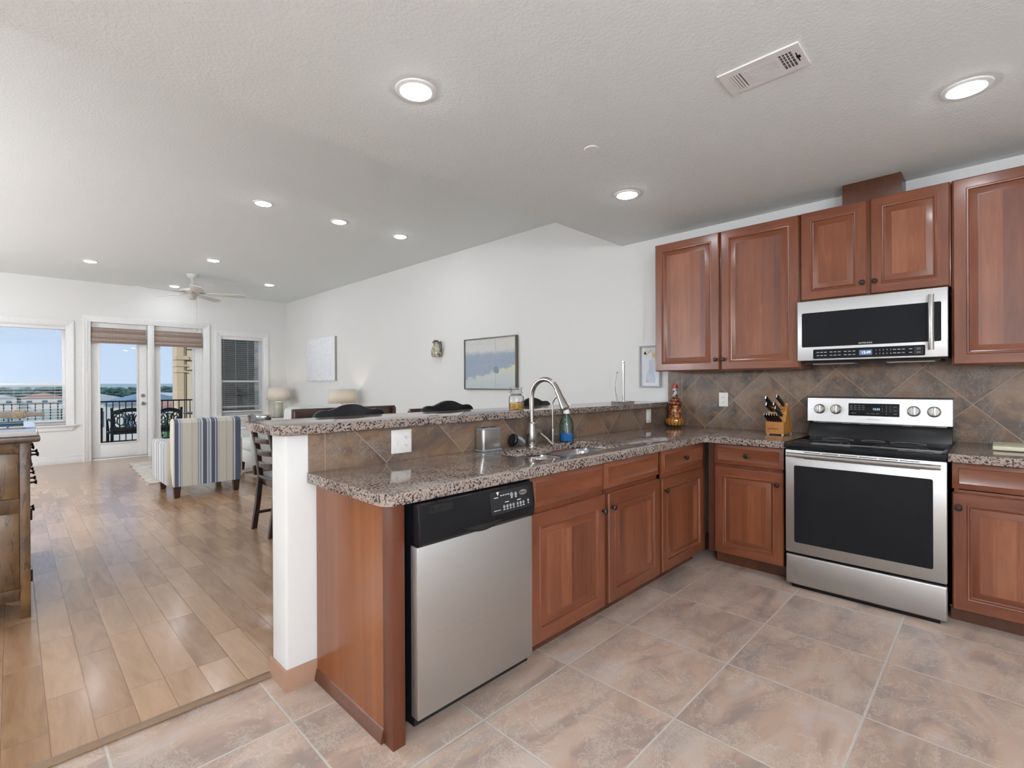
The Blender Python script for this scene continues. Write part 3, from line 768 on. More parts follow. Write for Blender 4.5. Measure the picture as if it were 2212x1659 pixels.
b = MB()
for k in range(9): b.box(.052+k*.011, .055+k*.011, -.0016, 0, .053, .070, 0, 1, 0, on_st())
obj('grille_bar', b, M_BLK, g, smooth=0)
b = MB(); pts = [(.19+.21*i/16, .726-.022*math.sin(PI*i/16)) for i in range(17)]; b.prism(pts+[(.40, .7265)], -.0182, -.010, 'y'); obj('pocket_handle', b, M_DARK, cpn, smooth=0)
b = MB(); b.tube([(.186+.218*i/16, -.0185, .727-.024*math.sin(PI*i/16)) for i in range(17)], .0022, 8); obj('pocket_lip', b, M_BLKSAT, cpn)
def onst_letters(name, items, m, parent):
    o = letters(name, items, m, parent, -.0016); o.data.transform(on_st()); return o
b = MB(); b.prism([(.523+.0235*math.cos(a), .053+.0105*math.sin(a)) for a in (2*PI*i/32 for i in range(32))], -.0018, 0, 'y', M=on_st()); bd = obj('badge', b, M_STEELP, cp)
onst_letters('badge_lettering', [('Whirlpool', .523, .053, .0088)], M_BLK, bd).data.transform(Matrix.Translation((0, -.0006, 0)))
onst_letters('panel_lettering', [('Quiet Partner II', .368, .003, .0056)], M_LETTER, cp)
for x, z, r in [(.407+.018*i, .012, .0060) for i in range(4)]+[(.485+.0175*i, .012, .0060) for i in range(3)]+[(.455, .053, .0085), (.479, .052, .0075), (.549, .015, .0055)]:
    b = MB(); b.prism([(x+r*math.cos(a), z+r*1.15*math.sin(a)) for a in (2*PI*i/20 for i in range(20))], -.0020, 0, 'y', M=on_st()); obj('button', b, flat('grey_button', '#8a8d92', .4), cp)
b = MB()
for x, z, wd in [(.407+.018*i, .001, .011) for i in range(4)]+[(.485+.0175*i, .001, .011) for i in range(3)]+[(.455, .041, .010), (.479, .041, .010), (.549, .004, .007), (.368, .053, .022), (.425, .029, .022), (.495, .027, .022)]+[(.395+.014*i, .058, .010) for i in range(4)]:
    b.box(x-wd/2, x+wd/2, -.0016, 0, z-.0014, z+.0014, 0, 1, 0, on_st())
b.prism([(.370, .074), (.386, .074), (.378, .060)], -.0014, 0, 'y', M=on_st())
obj('legend', b, M_LETTER, cp, smooth=0)

# ================================================================== wall plates
def receptacle(pl, x, z):
    b = MB(); b.prism([(x+.0165*math.cos(a)*1., z+min(.0125, max(-.0125, .0165*math.sin(a)))) for a in (2*PI*i/24 for i in range(24))], -.0075, -.004, 'y'); r = obj('receptacle', b, M_WHITEP, pl)
    b = MB(); b.box(x-.0075, x-.0055, -.0080, -.006, z-.004, z+.004); b.box(x+.0055, x+.0075, -.0080, -.006, z-.003, z+.003); b.cyl((x, -.006, z-.0085), (x, -.0080, z-.0085), .002, seg=8); obj('slot', b, M_DARK, r, smooth=0)
def plate(label, loc, rz, w, h, kind, name='outlet_plate', cat='outlet'):
    t = thing(name, label, cat, loc, rz, 'white wall plates')
    b = MB(); b.box(-w/2, w/2, -.0055, 0, -h/2, h/2, .003, 2); pl = obj('cover_plate', b, M_WHITEP, t)
    if kind == 'duplex': receptacle(pl, 0, .0195); receptacle(pl, 0, -.0195)
    if kind == 'combo':
        receptacle(pl, .026, .0195); receptacle(pl, .026, -.0195)
        b = MB(); b.box(-.034, -.018, -.0066, -.004, -.020, .020, .001); s = obj('switch_frame', b, M_WHITEP, pl)
        b = MB(); b.box(-.0300, -.0220, -.016, -.005, -.012, .001, .002); obj('toggle', b, M_WHITEP, s)
    if kind == 'rocker':
        b = MB(); b.box(-.0165, .0165, -.0072, -.004, -.033, .033, .001); obj('rocker', b, M_WHITEP, pl)
    return t
plate('white double plate with switch and outlet on the low tiled wall', (1.341, 2.0898, .988), 0, .115, .115, 'combo')
plate('white single plate on the low tiled wall near the corner bottle', (3.742, 2.0898, .990), 0, .076, .112, 'rocker', 'switch_plate', 'switch')
plate('white outlet plate on the diagonal tiles left of the knife block', (4.1078, 1.611, 1.128), RZ, .074, .114, 'duplex')

# ================================================================== at the sink
def mtube(b, pts, r, **k): return b.tube(pts, r, **k)
t = thing('kitchen_faucet', 'tall brushed nickel gooseneck faucet with pull-down head behind the sink', 'faucet', (2.182, 1.990, ZC))
b = MB(); b.lathe([(.032, 0), (.032, .010), (.029, .014), (.031, .03), (.031, .075), (.026, .115), (.0235, .128), (.0235, .136), (.017, .142)], 28); obj('base_column', b, M_NICKEL, t)
nk = [(0, 0, .14), (0, 0, .22), (0, 0, .285)]+arc((0, -.105, .285), .105, 0, PI*.86, 16, 'yz', .112)
b = MB(); b.tube(nk, .0145, 16); obj('neck', b, M_NICKEL, t)
e = Vector(nk[-1]); d = (e-Vector(nk[-2])).normalized()
b = MB(); q = d.to_track_quat('Z', 'Y').to_matrix().to_4x4()
b.lathe([(.0155, -.005), (.0165, .0), (.0165, .03), (.019, .06), (.0245, .105), (.0245, .116), (.020, .120), (0, .120)], 22, Matrix.Translation(e) @ q)
hd = obj('spray_head', b, M_NICKEL, t)
b = MB(); b.box(-.006, .006, -.024, -.015, .055, .085, .003, 2, 0, Matrix.Translation(e) @ q @ Matrix.Rotation(PI/2, 4, 'Z')); obj('spray_button', b, M_BLK, hd)
b = MB(); b.cyl((.02, 0, .082), (.068, -.002, .082), .018, seg=20); b.cyl((.068, -.002, .082), (.074, -.002, .082), .019, seg=20); hn = obj('handle_hub', b, M_NICKEL, t)
b = MB(); b.tube([(.064, -.012, .072), (.080, -.050, .042), (.090, -.082, .010)], [.007, .0075, .0085], 12); obj('lever', b, M_NICKEL, hn)
t = thing('filter_faucet', 'slim nickel water filter tap right of the tall faucet', 'faucet', (2.370, 1.985, ZC))
b = MB(); b.lathe([(.017, 0), (.017, .004), (.0125, .006), (.0125, .085), (.009, .088)], 18); obj('base_column', b, M_NICKEL, t)
b = MB(); b.tube([(0, 0, .08), (0, 0, .16), (0, 0, .235)]+arc((0, -.055, .235), .055, 0, PI*.8, 12, 'yz', .058), .0055, 10); obj('spout', b, M_NICKEL, t)
b = MB(); b.cyl((.01, 0, .055), (.038, 0, .055), .009, seg=14); b.tube([(.033, 0, .055), (.035, 0, .082), (.036, -.002, .095)], .003, 8); obj('lever', b, M_NICKEL, t)
t = thing('soap_dispenser', 'green glass pump bottle half filled with blue dish soap', 'soap dispenser', (2.497, 1.975, ZC+.001))
body = [(.040, 0), (.044, .004), (.045, .02), (.045, .105), (.043, .125), (.034, .145), (.021, .160), (.0165, .168), (.0165, .182)]
b = MB(); b.lathe(body, 28); obj('bottle', b, M_GGLASS, t)
b = MB(); b.lathe([(0, .003), (.039, .003), (.0425, .008), (.0425, .055), (0, .055)], 28); obj('liquid', b, mat('blue_soap', lambda k: k.set(Base_Color=lin('#1f7fd6'), Roughness=.15)), t)
b = MB(); b.lathe([(.020, .178), (.020, .200), (.015, .203), (.006, .204), (.006, .235), (.008, .236), (.008, .243), (0, .244)], 22); b.tube([(0, 0, .239), (-.004, -.02, .239), (-.008, -.045, .232)], .0045, 8)
pm = obj('pump', b, M_WHITEP, t)
b = MB(); b.tube([(0, 0, .18), (.004, 0, .12), (.012, 0, .06), (-.006, 0, .02), (-.02, 0, .01)], .0025, 8); obj('dip_tube', b, flat('clear_tube', '#b9dcf0', .3), pm)
t = thing('sponge_caddy', 'rounded stainless sink caddy standing against the low tiled wall', 'caddy', (1.868, 2.030, ZC+.001))
b = MB(); b.prism(rrect(-.072, .072, -.036, .036, .02, 5), .006, .122, 'z', .003); bd = obj('box_body', b, M_STEELP, t)
b = MB(); b.prism(rrect(-.076, .076, -.040, .040, .02, 5), 0, .010, 'z', .002); obj('tray', b, flat('slate_grey_plastic', '#7e858c', .4), t)
b = MB(); b.prism(rrect(-.073, .073, -.037, .037, .02, 5), .118, .128, 'z', .002); obj('lid_rim', b, flat('slate_grey_plastic', '#7e858c', .4), t)
b = MB(); b.box(-.055, -.012, -.022, .022, .126, .1285); b.box(.012, .055, -.022, .022, .126, .1285); obj('slot', b, M_DARK, t, smooth=0)
t = thing('dish_brush', 'small black and grey dish scrubber leaning beside the faucet base', 'scrubber', (2.098, 2.035, ZC+.001))
Mx = Matrix.Translation((0, 0, .040)) @ Matrix.Rotation(.5, 4, 'Y') @ Matrix.Rotation(1.35, 4, 'X')
b = MB(); b.lathe([(0, -.010), (.034, -.010), (.037, -.004), (.037, .006), (.030, .012), (0, .013)], 24, Matrix.Translation((-.012, .018, .037)) @ Matrix.Rotation(-1.25, 4, 'Y')); obj('brush_head', b, M_BLK, t)
b = MB(); b.lathe([(0, -.008), (.030, -.008), (.034, 0), (.030, .009), (0, .010)], 24, Matrix.Translation((.028, -.006, .030)) @ Matrix.Rotation(.85, 4, 'Y')); obj('scrub_pad', b, flat('grey_rubber', '#8b9096', .45), t)

# ================================================================== on the bar
t = thing('candle_jar', 'clear lidded glass jar half full of amber wax on the bar top', 'jar', (2.325, 2.255, ZB+.001))
b = MB(); b.lathe([(0, 0), (.048, 0), (.050, .004), (.050, .075), (.045, .086), (.038, .090), (.038, .098)], 30); obj('jar_body', b, M_GLASS, t)
b = MB(); b.lathe([(0, .003), (.047, .004), (.047, .040), (0, .040)], 30); obj('wax', b, mat('amber_wax', lambda k: k.set(Base_Color=lin('#c08a1e'), Roughness=.3, Subsurface_Weight=.2)), t)
b = MB(); b.lathe([(.0, .094), (.030, .094), (.030, .101), (.043, .104), (.043, .110), (.036, .112), (.036, .134), (.043, .136), (.043, .142), (0, .143)], 30); obj('lid', b, M_GLASS, t)
b = MB(); b.lathe([(.031, .092), (.033, .092), (.033, .100), (.031, .100)], 24); obj('seal', b, flat('grey_seal', '#6d6a62', .5), t)
t = thing('paper_towel_holder', 'empty polished metal paper towel stand near the far end of the bar', 'paper towel holder', (3.672, 2.292, ZB+.001))
b = MB(); b.lathe([(.098, 0), (.100, .003), (.100, .010), (.096, .014), (0, .015)], 40); obj('base', b, M_CHROME, t)
b = MB(); b.cyl((.012, 0, .012), (.012, 0, .322), .0105); b.lathe([(.0125, .320), (.0125, .326), (.008, .328), (.008, .336), (.0135, .342), (.0135, .352), (.006, .347), (0, .346)], 18, Matrix.Translation((.012, 0, 0))); obj('post', b, M_CHROME, t)
b = MB(); b.cyl((-.052, .03, .012), (-.052, .03, .045), .006, seg=12); b.tube([(-.052, .03, .04), (-.060, .035, .10), (-.062, .036, .16), (-.052, .03, .225), (-.046, .026, .255)], .0032, 8); b.ball((-.046, .026, .258), .0075); obj('tension_arm', b, M_CHROME, t)

# ================================================================== on the worktop by the wall
t = thing('decorative_bottle', 'lumpy glass bottle of pickled peppers with red cap in the counter corner', 'bottle', (4.005, 1.985, ZC+.001))
def _pickle(k):
    p = k.obj()
    c = k.sep(k.vor(p, 55, 'F1', 'Color'))
    col = k.ramp(k.ma('ADD', k.ma('MULTIPLY', c[0], .75), k.ma('MULTIPLY', k.noise(p, 40, 3), .3)), ((.15, '#3a1508'), (.38, '#7a2d12'), (.55, '#a5541a'), (.75, '#c48a35'), (.95, '#d9b46a')))
    k.set(Base_Color=col, Roughness=.12, Coat_Weight=1., Coat_Roughness=.03)
    k.bump(k.vor(p, 55), .3, .004)
M_PICK = mat('pickled_peppers', _pickle)
def _gourd(k):
    x, y, z = k.sep(k.obj())
    a = k.ma('ARCTAN2', y, x)
    r = k.ma('PINGPONG', k.ma('MULTIPLY', a, 8/PI), .5)
    c = k.ramp(k.ma('ADD', r, k.ma('MULTIPLY', k.noise(k.obj(), 60, 2), .3)), ((.1, '#5a2f0c'), (.35, '#a2661f'), (.7, '#bd8736')))
    k.set(Base_Color=c, Roughness=.15, Coat_Weight=1., Coat_Roughness=.03)
b = MB(); b.lathe([(0, 0), (.045, 0), (.068, .012), (.078, .035), (.074, .058), (.056, .072), (.05, .076)], 64, fr=lambda a, z: 1+.045*abs(math.cos(8*a))); obj('gourd_base', b, mat('glazed_gourd', _gourd), t)
b = MB(); b.lathe([(.050, .074), (.055, .080), (.055, .086), (.052, .088), (.052, .170), (.055, .172), (.055, .178), (.048, .182)], 30); obj('cylinder', b, M_PICK, t)
b = MB()
for i in range(9): b.ball((.040*math.cos(i*2*PI/9), .040*math.sin(i*2*PI/9), .196), .021)
for i in range(7): b.ball((.026*math.cos(i*2*PI/7+.3), .026*math.sin(i*2*PI/7+.3), .226), .018)
for i in range(5): b.ball((.014*math.cos(i*2*PI/5), .014*math.sin(i*2*PI/5), .252), .014)
b.cyl((0, 0, .18), (0, 0, .26), .035, .012); obj('shoulder', b, mat('dark_peppers', lambda k: k.set(Base_Color=k.ramp(k.noise(k.obj(), 28, 3), ((.3, '#26100a'), (.5, '#6b2a14'), (.62, '#9d5d22'), (.8, '#b98a48'))), Roughness=.12, Coat_Weight=1.)), t)
b = MB(); b.lathe([(.018, .250), (.021, .265), (.022, .30), (.022, .326)], 20); obj('neck', b, mat('mottled_neck', lambda k: k.set(Base_Color=k.ramp(k.noise(k.obj(), 55, 2), ((.45, '#2c2f3e'), (.52, '#d8d4c8'))), Roughness=.12)), t)
b = MB(); b.lathe([(.024, .322), (.025, .326), (.024, .350), (.018, .354), (0, .354)], 22); obj('cap', b, flat('red_cap', '#a8241f', .3), t)
# knife block: faces -x, profile in (x, z)
t = thing('knife_block', 'light wood slanted knife block left of the range', 'knife block', (3.778, 1.128, ZC+.001))
def _bam(k):
    x, y, z = k.sep(k.obj())
    g = k.noise(k.comb(k.ma('MULTIPLY', x, 60.), k.ma('MULTIPLY', y, 160.), k.ma('MULTIPLY', z, 60.)), 1., 3)
    s_ = k.white(k.comb(k.floor(k.ma('MULTIPLY', k.ma('ADD', x, k.ma('MULTIPLY', z, .5)), 45.)), 1., 1.))
    k.set(Base_Color=k.ramp(k.ma('ADD', k.ma('MULTIPLY', g, .6), k.ma('MULTIPLY', s_, .4)), ((.2, '#9a6228'), (.5, '#bb8240'), (.85, '#d4a05c'))), Roughness=.42)
M_BAM = mat('knife_block_wood', _bam)
HY = .059
b = MB(); b.prism([(0, .008), (.225, .008), (.112, .222), (.105, .222), (.046, .118), (.046, .098), (.040, .092), (0, .092)], -HY, HY, 'x' if False else 'y', .002); blk = obj('block', b, M_BAM, t)
for y in (-HY+.012, HY-.012):
    for x in (.014, .205): obj('foot', MB().cyl((x, y, 0), (x, y, .012), .007, seg=10), M_LETTER, t)
b = MB(); sd = Vector((.105-.046, 0, .222-.118)).normalized(); nn = Vector((-sd.z, 0, sd.x))
def onf(u, y): return Vector((.046, y, .118))+sd*u
for u in (.030, .050, .070, .092, .108):
    for y0, y1 in ((-.045, -.008), (.006, .046)):
        p = onf(u, 0); Mx = Matrix(((sd.x, 0, nn.x, p.x), (0, 1, 0, 0), (sd.z, 0, nn.z, p.z), (0, 0, 0, 1)))
        b.box(-.0022, .0022, y0, y1, -.002, .0006, 0, 1, 0, Mx)
obj('slot', b, M_DARK, blk, smooth=0)
lo = letters('lettering', [('WÜSTHOF', -.012, .042, .0145)], M_BLK, blk, 0); lo.data.transform(Matrix.Rotation(RZ, 4, 'Z')); lo.location = (-.0004, 0, 0)
b = MB(); b.box(-.0008, 0, .030, .046, .034, .050, .0); obj('logo_mark', b, flat('logo_red', '#b0534a', .5), blk, smooth=0)
blockM = Matrix.Translation((3.778, 1.128, ZC+.001))
def knife(label, root, tip, w0, w1, grp, nriv=3):
    t = thing('knife', label, 'knife', blockM @ Vector(root), 0, grp)
    v = Vector(tip)-Vector(root); Ln = v.length; d = v.normalized(); s = Vector((0, 1, 0)); u = d.cross(s).normalized()
    M = Matrix(((u.x, s.x, d.x, 0), (u.y, s.y, d.y, 0), (u.z, s.z, d.z, 0), (0, 0, 0, 1)))
    b = MB(); prof = [(-w1, 0), (-w1*.9, Ln*.3), (-w1*.95, Ln*.7), (-w1*1.35, Ln*.93), (-w1*.8, Ln), (w1*.8, Ln), (w1*1.1, Ln*.9), (w1*.95, Ln*.5), (w1, 0)]
    b.prism(prof, -w0, w0, 'y', .003, 2, 0, M); h = obj('handle', b, M_BLK, t)
    b = MB()
    for i in range(nriv): c = M @ Vector((0, 0, Ln*(.2+.28*i))); b.cyl(c-s*(w0+.0006), c+s*(w0+.0006), .0028, seg=10)
    obj('rivet', b, M_STEELP, h)
    b = MB(); b.box(-w1*.75, w1*.75, -w0*.5, w0*.5, .0012, .004, 0, 1, 0, M); obj('blade', b, M_STEELP, t, smooth=0)
    b = MB(); b.box(-w1*.95, w1*.95, -w0*.4, w0*.4, .002, Ln*1.006, 0, 1, 0, M); obj('tang', b, M_STEELP, h, smooth=0)
for lb, u, y, ln in (('black knife at the back left slot of the block, beside the wall tiles', .100, .044, .115), ('tallest-reaching black knife at the back right of the block', .108, -.030, .125), ('black knife standing in front of the back left knife', .058, .040, .095), ('black knife in the middle row right of the block', .058, -.012, .105), ('black knife low on the right side of the block face', .022, -.030, .115)):
    p = onf(u, y)+nn*.002; knife(lb, p, p+nn*ln+Vector((0, .012, 0)), .0085, .012, 'large knives in the block')
names = ('first', 'second', 'third', 'fourth', 'fifth', 'sixth')
for i in range(6):
    y = .046-i*.0165; p = Vector((.024, y, .0985)); knife(f'{names[i]} black steak knife from the left in the front row of the block', p, p+nn*.072+Vector((0, .010, .012)), .0052, .0085, 'steak knives in the front row', 2)
t = tag(obj('cutting_board', MB().box(3.72, 3.99, -.42, .026, ZC+.001, ZC+.024, .006, 3), flat('ivory_board', '#d8d2b8', .45)), 'thick ivory cutting board on the worktop right of the range', 'cutting board')
# ================================================================== living room
def stripes(name, axis, width, stops, x0=0.):
    def fn(k):
        s = k.sep(k.obj())[axis]
        f = k.frac(k.ma('DIVIDE', k.ma('SUBTRACT', s, x0-width*20), width))
        c = k.ramp(f, stops, True)
        wv = k.noise(k.mul(k.obj(), (1, 1, 1)), 300, 2)
        k.set(Base_Color=k.mix(.22, c, k.mix(wv, c, lin('#8f8f92'))), Roughness=.85, Sheen_Weight=.15)
        k.bump(wv, .15, .002)
    return mat(name, fn)
CR, NV, LB, GB, WH, GL = '#cfcabc', '#46506a', '#8f9fb5', '#7c87a0', '#dedad0', '#a3a2a0'
BACKST = [(0, CR), (.03, NV), (.085, WH), (.095, NV), (.10, LB), (.12, WH), (.128, GB), (.135, CR), (.265, GL), (.272, CR), (.345, GL), (.352, LB), (.37, WH), (.38, NV), (.39, LB), (.40, WH), (.42, NV), (.48, WH), (.49, LB), (.525, WH), (.54, NV), (.60, WH), (.612, NV), (.622, GB), (.64, WH), (.65, LB), (.66, CR), (.765, GL), (.772, CR), (.86, GB), (.88, WH), (.90, NV)]
M_STR = stripes('navy_striped_slipcover', 0, .700, BACKST, -.35)
M_ARMST = stripes('blue_striped_arm_cover', 1, .26, [(0, CR), (.12, LB), (.15, CR), (.17, GB), (.30, LB), (.36, CR), (.55, LB), (.60, GB), (.72, LB), (.78, CR)], -.32)
M_PALE = stripes('pale_striped_cover', 1, .10, [(0, '#d9d9d6'), (.5, '#c5c9cf'), (.6, '#dcdcd8'), (.8, '#b9bfc9'), (.86, '#dcdcd8')])
M_PALEX = stripes('pale_striped_seat', 0, .10, [(0, '#d9d9d6'), (.5, '#c5c9cf'), (.6, '#dcdcd8'), (.8, '#b9bfc9'), (.86, '#dcdcd8')])
M_LEG = flat('dark_walnut_leg', '#3a2318', .35)
M_ESP = mat('espresso_wood', _cherry(0, True, ('#21120e', '#43271e'), .22, '#140b09', '#301c15'))
M_WALNUT = mat('walnut_board', _cherry(0, True, ('#3b2119', '#5f3a2b'), .35, '#26140f', '#4b2c20'))
def armchair(label, loc, rz, mb_, ma_, ms_):
    # back towards -y, origin on the floor under the middle
    t = thing('armchair', label, 'armchair', loc, rz)
    b = MB(); b.prism([(-.42, .13), (-.40, .13), (-.24, .40), (-.29, .86), (-.33, .885), (-.40, .875), (-.43, .84)], -.345, .345, 'x', .022, 3); obj('backrest', b, mb_, t)
    for s in (-1, 1):
        b = MB(); b.prism([(-.30, .14), (.40, .14), (.415, .55), (.36, .62), (-.30, .62)], s*.345+(-.065 if s > 0 else -.058), s*.345+(.058 if s > 0 else .065), 'x', .035, 4); obj('armrest', b, ma_, t)
    b = MB(); b.box(-.34, .34, -.28, .40, .14, .32, .03); obj('seat_base', b, mb_, t)
    b = MB(); b.box(-.335, .335, -.26, .41, .32, .47, .05, 4); obj('seat_cushion', b, ms_, t)
    for x in (-.30, .30):
        for y in (-.375, .34):
            b = MB(); b.prism([(x-.036, y-.036), (x+.036, y-.036), (x+.036, y+.036), (x-.036, y+.036)], .0, .15, 'z', .004); 
            for v in b.b.verts:
                if v.co.z < .01: v.co.x = x+(v.co.x-x)*.72; v.co.y = y+(v.co.y-y)*.72
            obj('leg', b, M_LEG, t)
    return t
armchair('blue and cream striped slipcovered armchair with its back to the kitchen', (1.590, 6.925, .004), 0, M_STR, M_ARMST, M_STR)
armchair('pale striped armchair half hidden behind the dark ladder-back chair', (2.71, 7.63, .020), PI/2, M_PALE, M_PALEX, M_PALE)
# rug
def _rug(k):
    p = k.obj(); a = k.noise(k.mul(p, (14, 40, 1)), 1., 4, .6, 1.); c2 = k.noise(p, 5, 5, .65, 1.)
    k.set(Base_Color=k.ramp(k.ma('ADD', k.ma('MULTIPLY', a, .5), k.ma('MULTIPLY', c2, .5)), ((.36, '#8d8377'), (.48, '#b5aca0'), (.58, '#cdc6bb'), (.7, '#a99f94'))), Roughness=.95, Sheen_Weight=.3)
    k.bump(k.noise(k.mul(p, (60, 160, 1)), 1., 3), .6, .01)
b = MB(); P = [(1.215, 7.715)]+[(1.215+.012*math.sin(i*1.7)+.10*(i/24), 7.715+2.25*i/24) for i in range(1, 25)]+[(3.05, 9.96), (3.05, 7.70)]
b.prism(P, .0025, .018, 'z', .004); tag(obj('area_rug', b, mat('woven_rug', _rug)), 'mottled beige rug lying under the striped armchairs', 'rug')
# sofa along the picture wall, facing -x (back towards +x)
t = thing('sofa', 'pale striped sofa along the picture wall by the corner lamp', 'sofa', (3.62, 8.98, 0), 0)
b = MB(); b.box(-.42, .42, -.98, .98, .10, .30, .03); obj('seat_base', b, M_PALE, t)
b = MB(); b.prism([(.20, .28), (.43, .14), (.46, .80), (.40, .86), (.31, .84)], -.98, .98, 'y', .04, 4); obj('backrest', b, M_PALE, t)
for y in (-.49, .49):
    b = MB(); b.box(-.42, .22, y-.47, y+.47, .30, .46, .05, 4); obj('seat_cushion', b, M_PALE, t)
for y in (-1.02, .88):
    b = MB(); b.box(-.44, .42, y, y+.14, .10, .62, .05, 4); obj('armrest', b, M_PALEX, t)
for x in (-.36, .36):
    for y in (-.92, .92): obj('leg', MB().box(x-.03, x+.03, y-.03, y+.03, 0, .11, .004), M_LEG, t)
b = MB(); b.ball((0, 0, 0), .25, 24, 0, (.34, .95, .9)); 
for v in b.b.verts:
    v.co.y = max(-.21, min(.21, v.co.y*1.25)); v.co.z = max(-.19, min(.19, v.co.z*1.25))
p = obj('throw_pillow', b, M_PALE, None, (3.67, 9.42, .66)); p.rotation_euler = (0, .32, 0); tag(p, 'pale striped square pillow leaning on the sofa back', 'pillow')
# lamps
def _shade(k):
    p = k.obj(); wv = k.noise(k.mul(p, (120, 120, 300)), 1., 2)
    tr = k.n('BsdfTranslucent'); df = k.n('BsdfDiffuse'); ms = k.n('MixShader'); ms.inputs[0].default_value = .22
    c = k.mix(wv, lin('#e4dfd4'), lin('#efebe2'))
    k.i(df.inputs[0], c); tr.inputs[0].default_value = lin('#efe4cf'); k.t.nodes.remove(k.b)
    k.t.links.new(df.outputs[0], ms.inputs[1]); k.t.links.new(tr.outputs[0], ms.inputs[2]); k.t.links.new(ms.outputs[0], k.out.inputs[0])
M_SHADE = mat('linen_shade', _shade)
def _lattice(k):
    x, y, z = k.sep(k.obj()); a = k.ma('MULTIPLY', k.ma('ARCTAN2', y, x), 8/PI)
    u = k.ma('PINGPONG', k.ma('ADD', a, k.ma('MULTIPLY', z, 22.)), .5); v = k.ma('PINGPONG', k.ma('SUBTRACT', a, k.ma('MULTIPLY', z, 22.)), .5)
    k.set(Base_Color=k.ramp(k.ma('MINIMUM', u, v), ((.06, '#e4e3d8'), (.12, '#8f9a8c'))), Roughness=.25)
M_LAT = mat('lattice_ceramic', _lattice)
def table_lamp(label, loc, base, W, D, zs0, zs1, watts):
    t = thing('table_lamp', label, 'lamp', loc, 0, 'lit table lamps')
    b = MB()
    n = 40
    def ov(w, d): return [(w*math.cos(a), d*math.sin(a)) for a in (2*PI*i/n for i in range(n))]
    A = [b.b.verts.new((x, y, zs0)) for x, y in ov(W/2, D/2)]; B = [b.b.verts.new((x, y, zs1)) for x, y in ov(W/2*.96, D/2*.96)]
    for i in range(n): b.b.faces.new((A[i], A[(i+1) % n], B[(i+1) % n], B[i]))
    sh = obj('lamp_shade', b, M_SHADE, t); md = sh.modifiers.new('thick', 'SOLIDIFY'); md.thickness = .003
    b = MB(); b.lathe(base, 32); obj('lamp_base', b, M_LAT, t)
    zt = base[-1][1]
    b = MB(); b.cyl((0, 0, zt-.01), (0, 0, zs0+.05), .010); b.cyl((0, 0, zs0+.02), (0, 0, zs1+.012), .004); b.ball((0, 0, zs1+.022), .011); b.tube([(-W/2*.95, 0, zs1-.012), (W/2*.95, 0, zs1-.012)], .002, 6); obj('harp', b, M_NICKEL, t)
    b = MB(); b.ball((.0, -.0, (zs0+zs1)/2-.01), .030); obj('bulb', b, _glow('warm_bulb', '#ffe4bd', watts), t)
    return t
table_lamp('lit corner lamp with a green lattice drum base', (3.770, 10.33, .615), [(.0, 0), (.080, 0), (.084, .006), (.084, .290), (.078, .302), (.03, .310), (.012, .316)], .42, .42, .335, .590, 55)
table_lamp('lit lamp with oblong cream shade below the white canvas', (3.800, 7.66, .615), [(.0, 0), (.07, 0), (.075, .01), (.08, .12), (.07, .27), (.03, .31), (.012, .316)], .47, .30, .342, .575, 55)
def side_table(label, loc, w):
    t = thing('side_table', label, 'side table', loc, 0)
    obj('table_top', MB().box(-w, w, -w, w, .585, .612, .004), M_WALNUT, t)
    for x in (-w+.03, w-.03):
        for y in (-w+.03, w-.03): obj('leg', MB().box(x-.018, x+.018, y-.018, y+.018, 0, .585, .003), M_LEG, t)
side_table('small dark side table under the corner lamp', (3.770, 10.33, .002), .26)
side_table('small dark side table under the oblong shaded lamp', (3.800, 7.66, .002), .24)
# dining set behind the bar
t = thing('dining_chair', 'dark wood ladder-back chair seen past the free end of the bar', 'dining chair', (1.545, 4.47, .002), 0)
for y in (-.20, .20):
    b = MB()
    pr_ = [(-.055, 0), (-.02, .25), (.0, .47), (-.02, .70), (-.065, .93), (-.075, 1.0)]
    pts = [Vector((x, 0, z)) for x, z in pr_]
    fr = [(x-.022, z) for x, z in pr_]+[(x+.022, z) for x, z in reversed(pr_)]
    b.prism(fr, y-.02, y+.02, 'y', .006, 2); obj('rear_post', b, M_ESP, t)
def curved_slat(b, z0, z1, x, bow, y0=-.19, y1=.19, th=.018):
    n = 10; inner, outer = [], []
    for i in range(n+1):
        f = i/n; y = y0+(y1-y0)*f; c = bow*(1-(2*f-1)**2); inner.append((x-c-th/2, y)); outer.append((x-c+th/2, y))
    b.prism(inner+outer[::-1], z0, z1, 'z', .003, 2)
for z0, z1, x in ((.925, 1.01, -.068), (.77, .82, -.035), (.665, .715, -.018), (.56, .61, -.006)):
    b = MB(); curved_slat(b, z0, z1, x, .045); obj('top_rail' if z0 > .9 else 'slat', b, M_ESP, t)
b = MB(); b.prism(rrect(-.02, .44, -.225, .225, .04), .445, .475, 'z', .008); obj('seat', b, M_ESP, t)
b = MB(); b.box(.0, .42, -.20, .20, .39, .445, .003); obj('seat_apron', b, M_ESP, t)
for y in (-.19, .19): obj('front_leg', MB().box(.39, .43, y-.02, y+.02, 0, .445, .004), M_ESP, t)
for y in (-.19, .19): obj('stretcher', MB().box(-.03, .40, y-.011, y+.011, .13, .155, .003), M_ESP, t)
obj('stretcher', MB().box(.17, .20, -.179, .179, .13, .155, .003), M_ESP, t)
t = thing('dining_table', 'dark dining table standing behind the bar stools', 'table', (2.68, 4.62, .002), 0)
obj('table_top', MB().box(-.62, .70, -.32, .32, .72, .75, .006), M_WALNUT, t)
for x in (-.52, .60):
    for y in (-.25, .25): obj('leg', MB().box(x-.035, x+.035, y-.035, y+.035, 0, .72, .004), M_WALNUT, t)
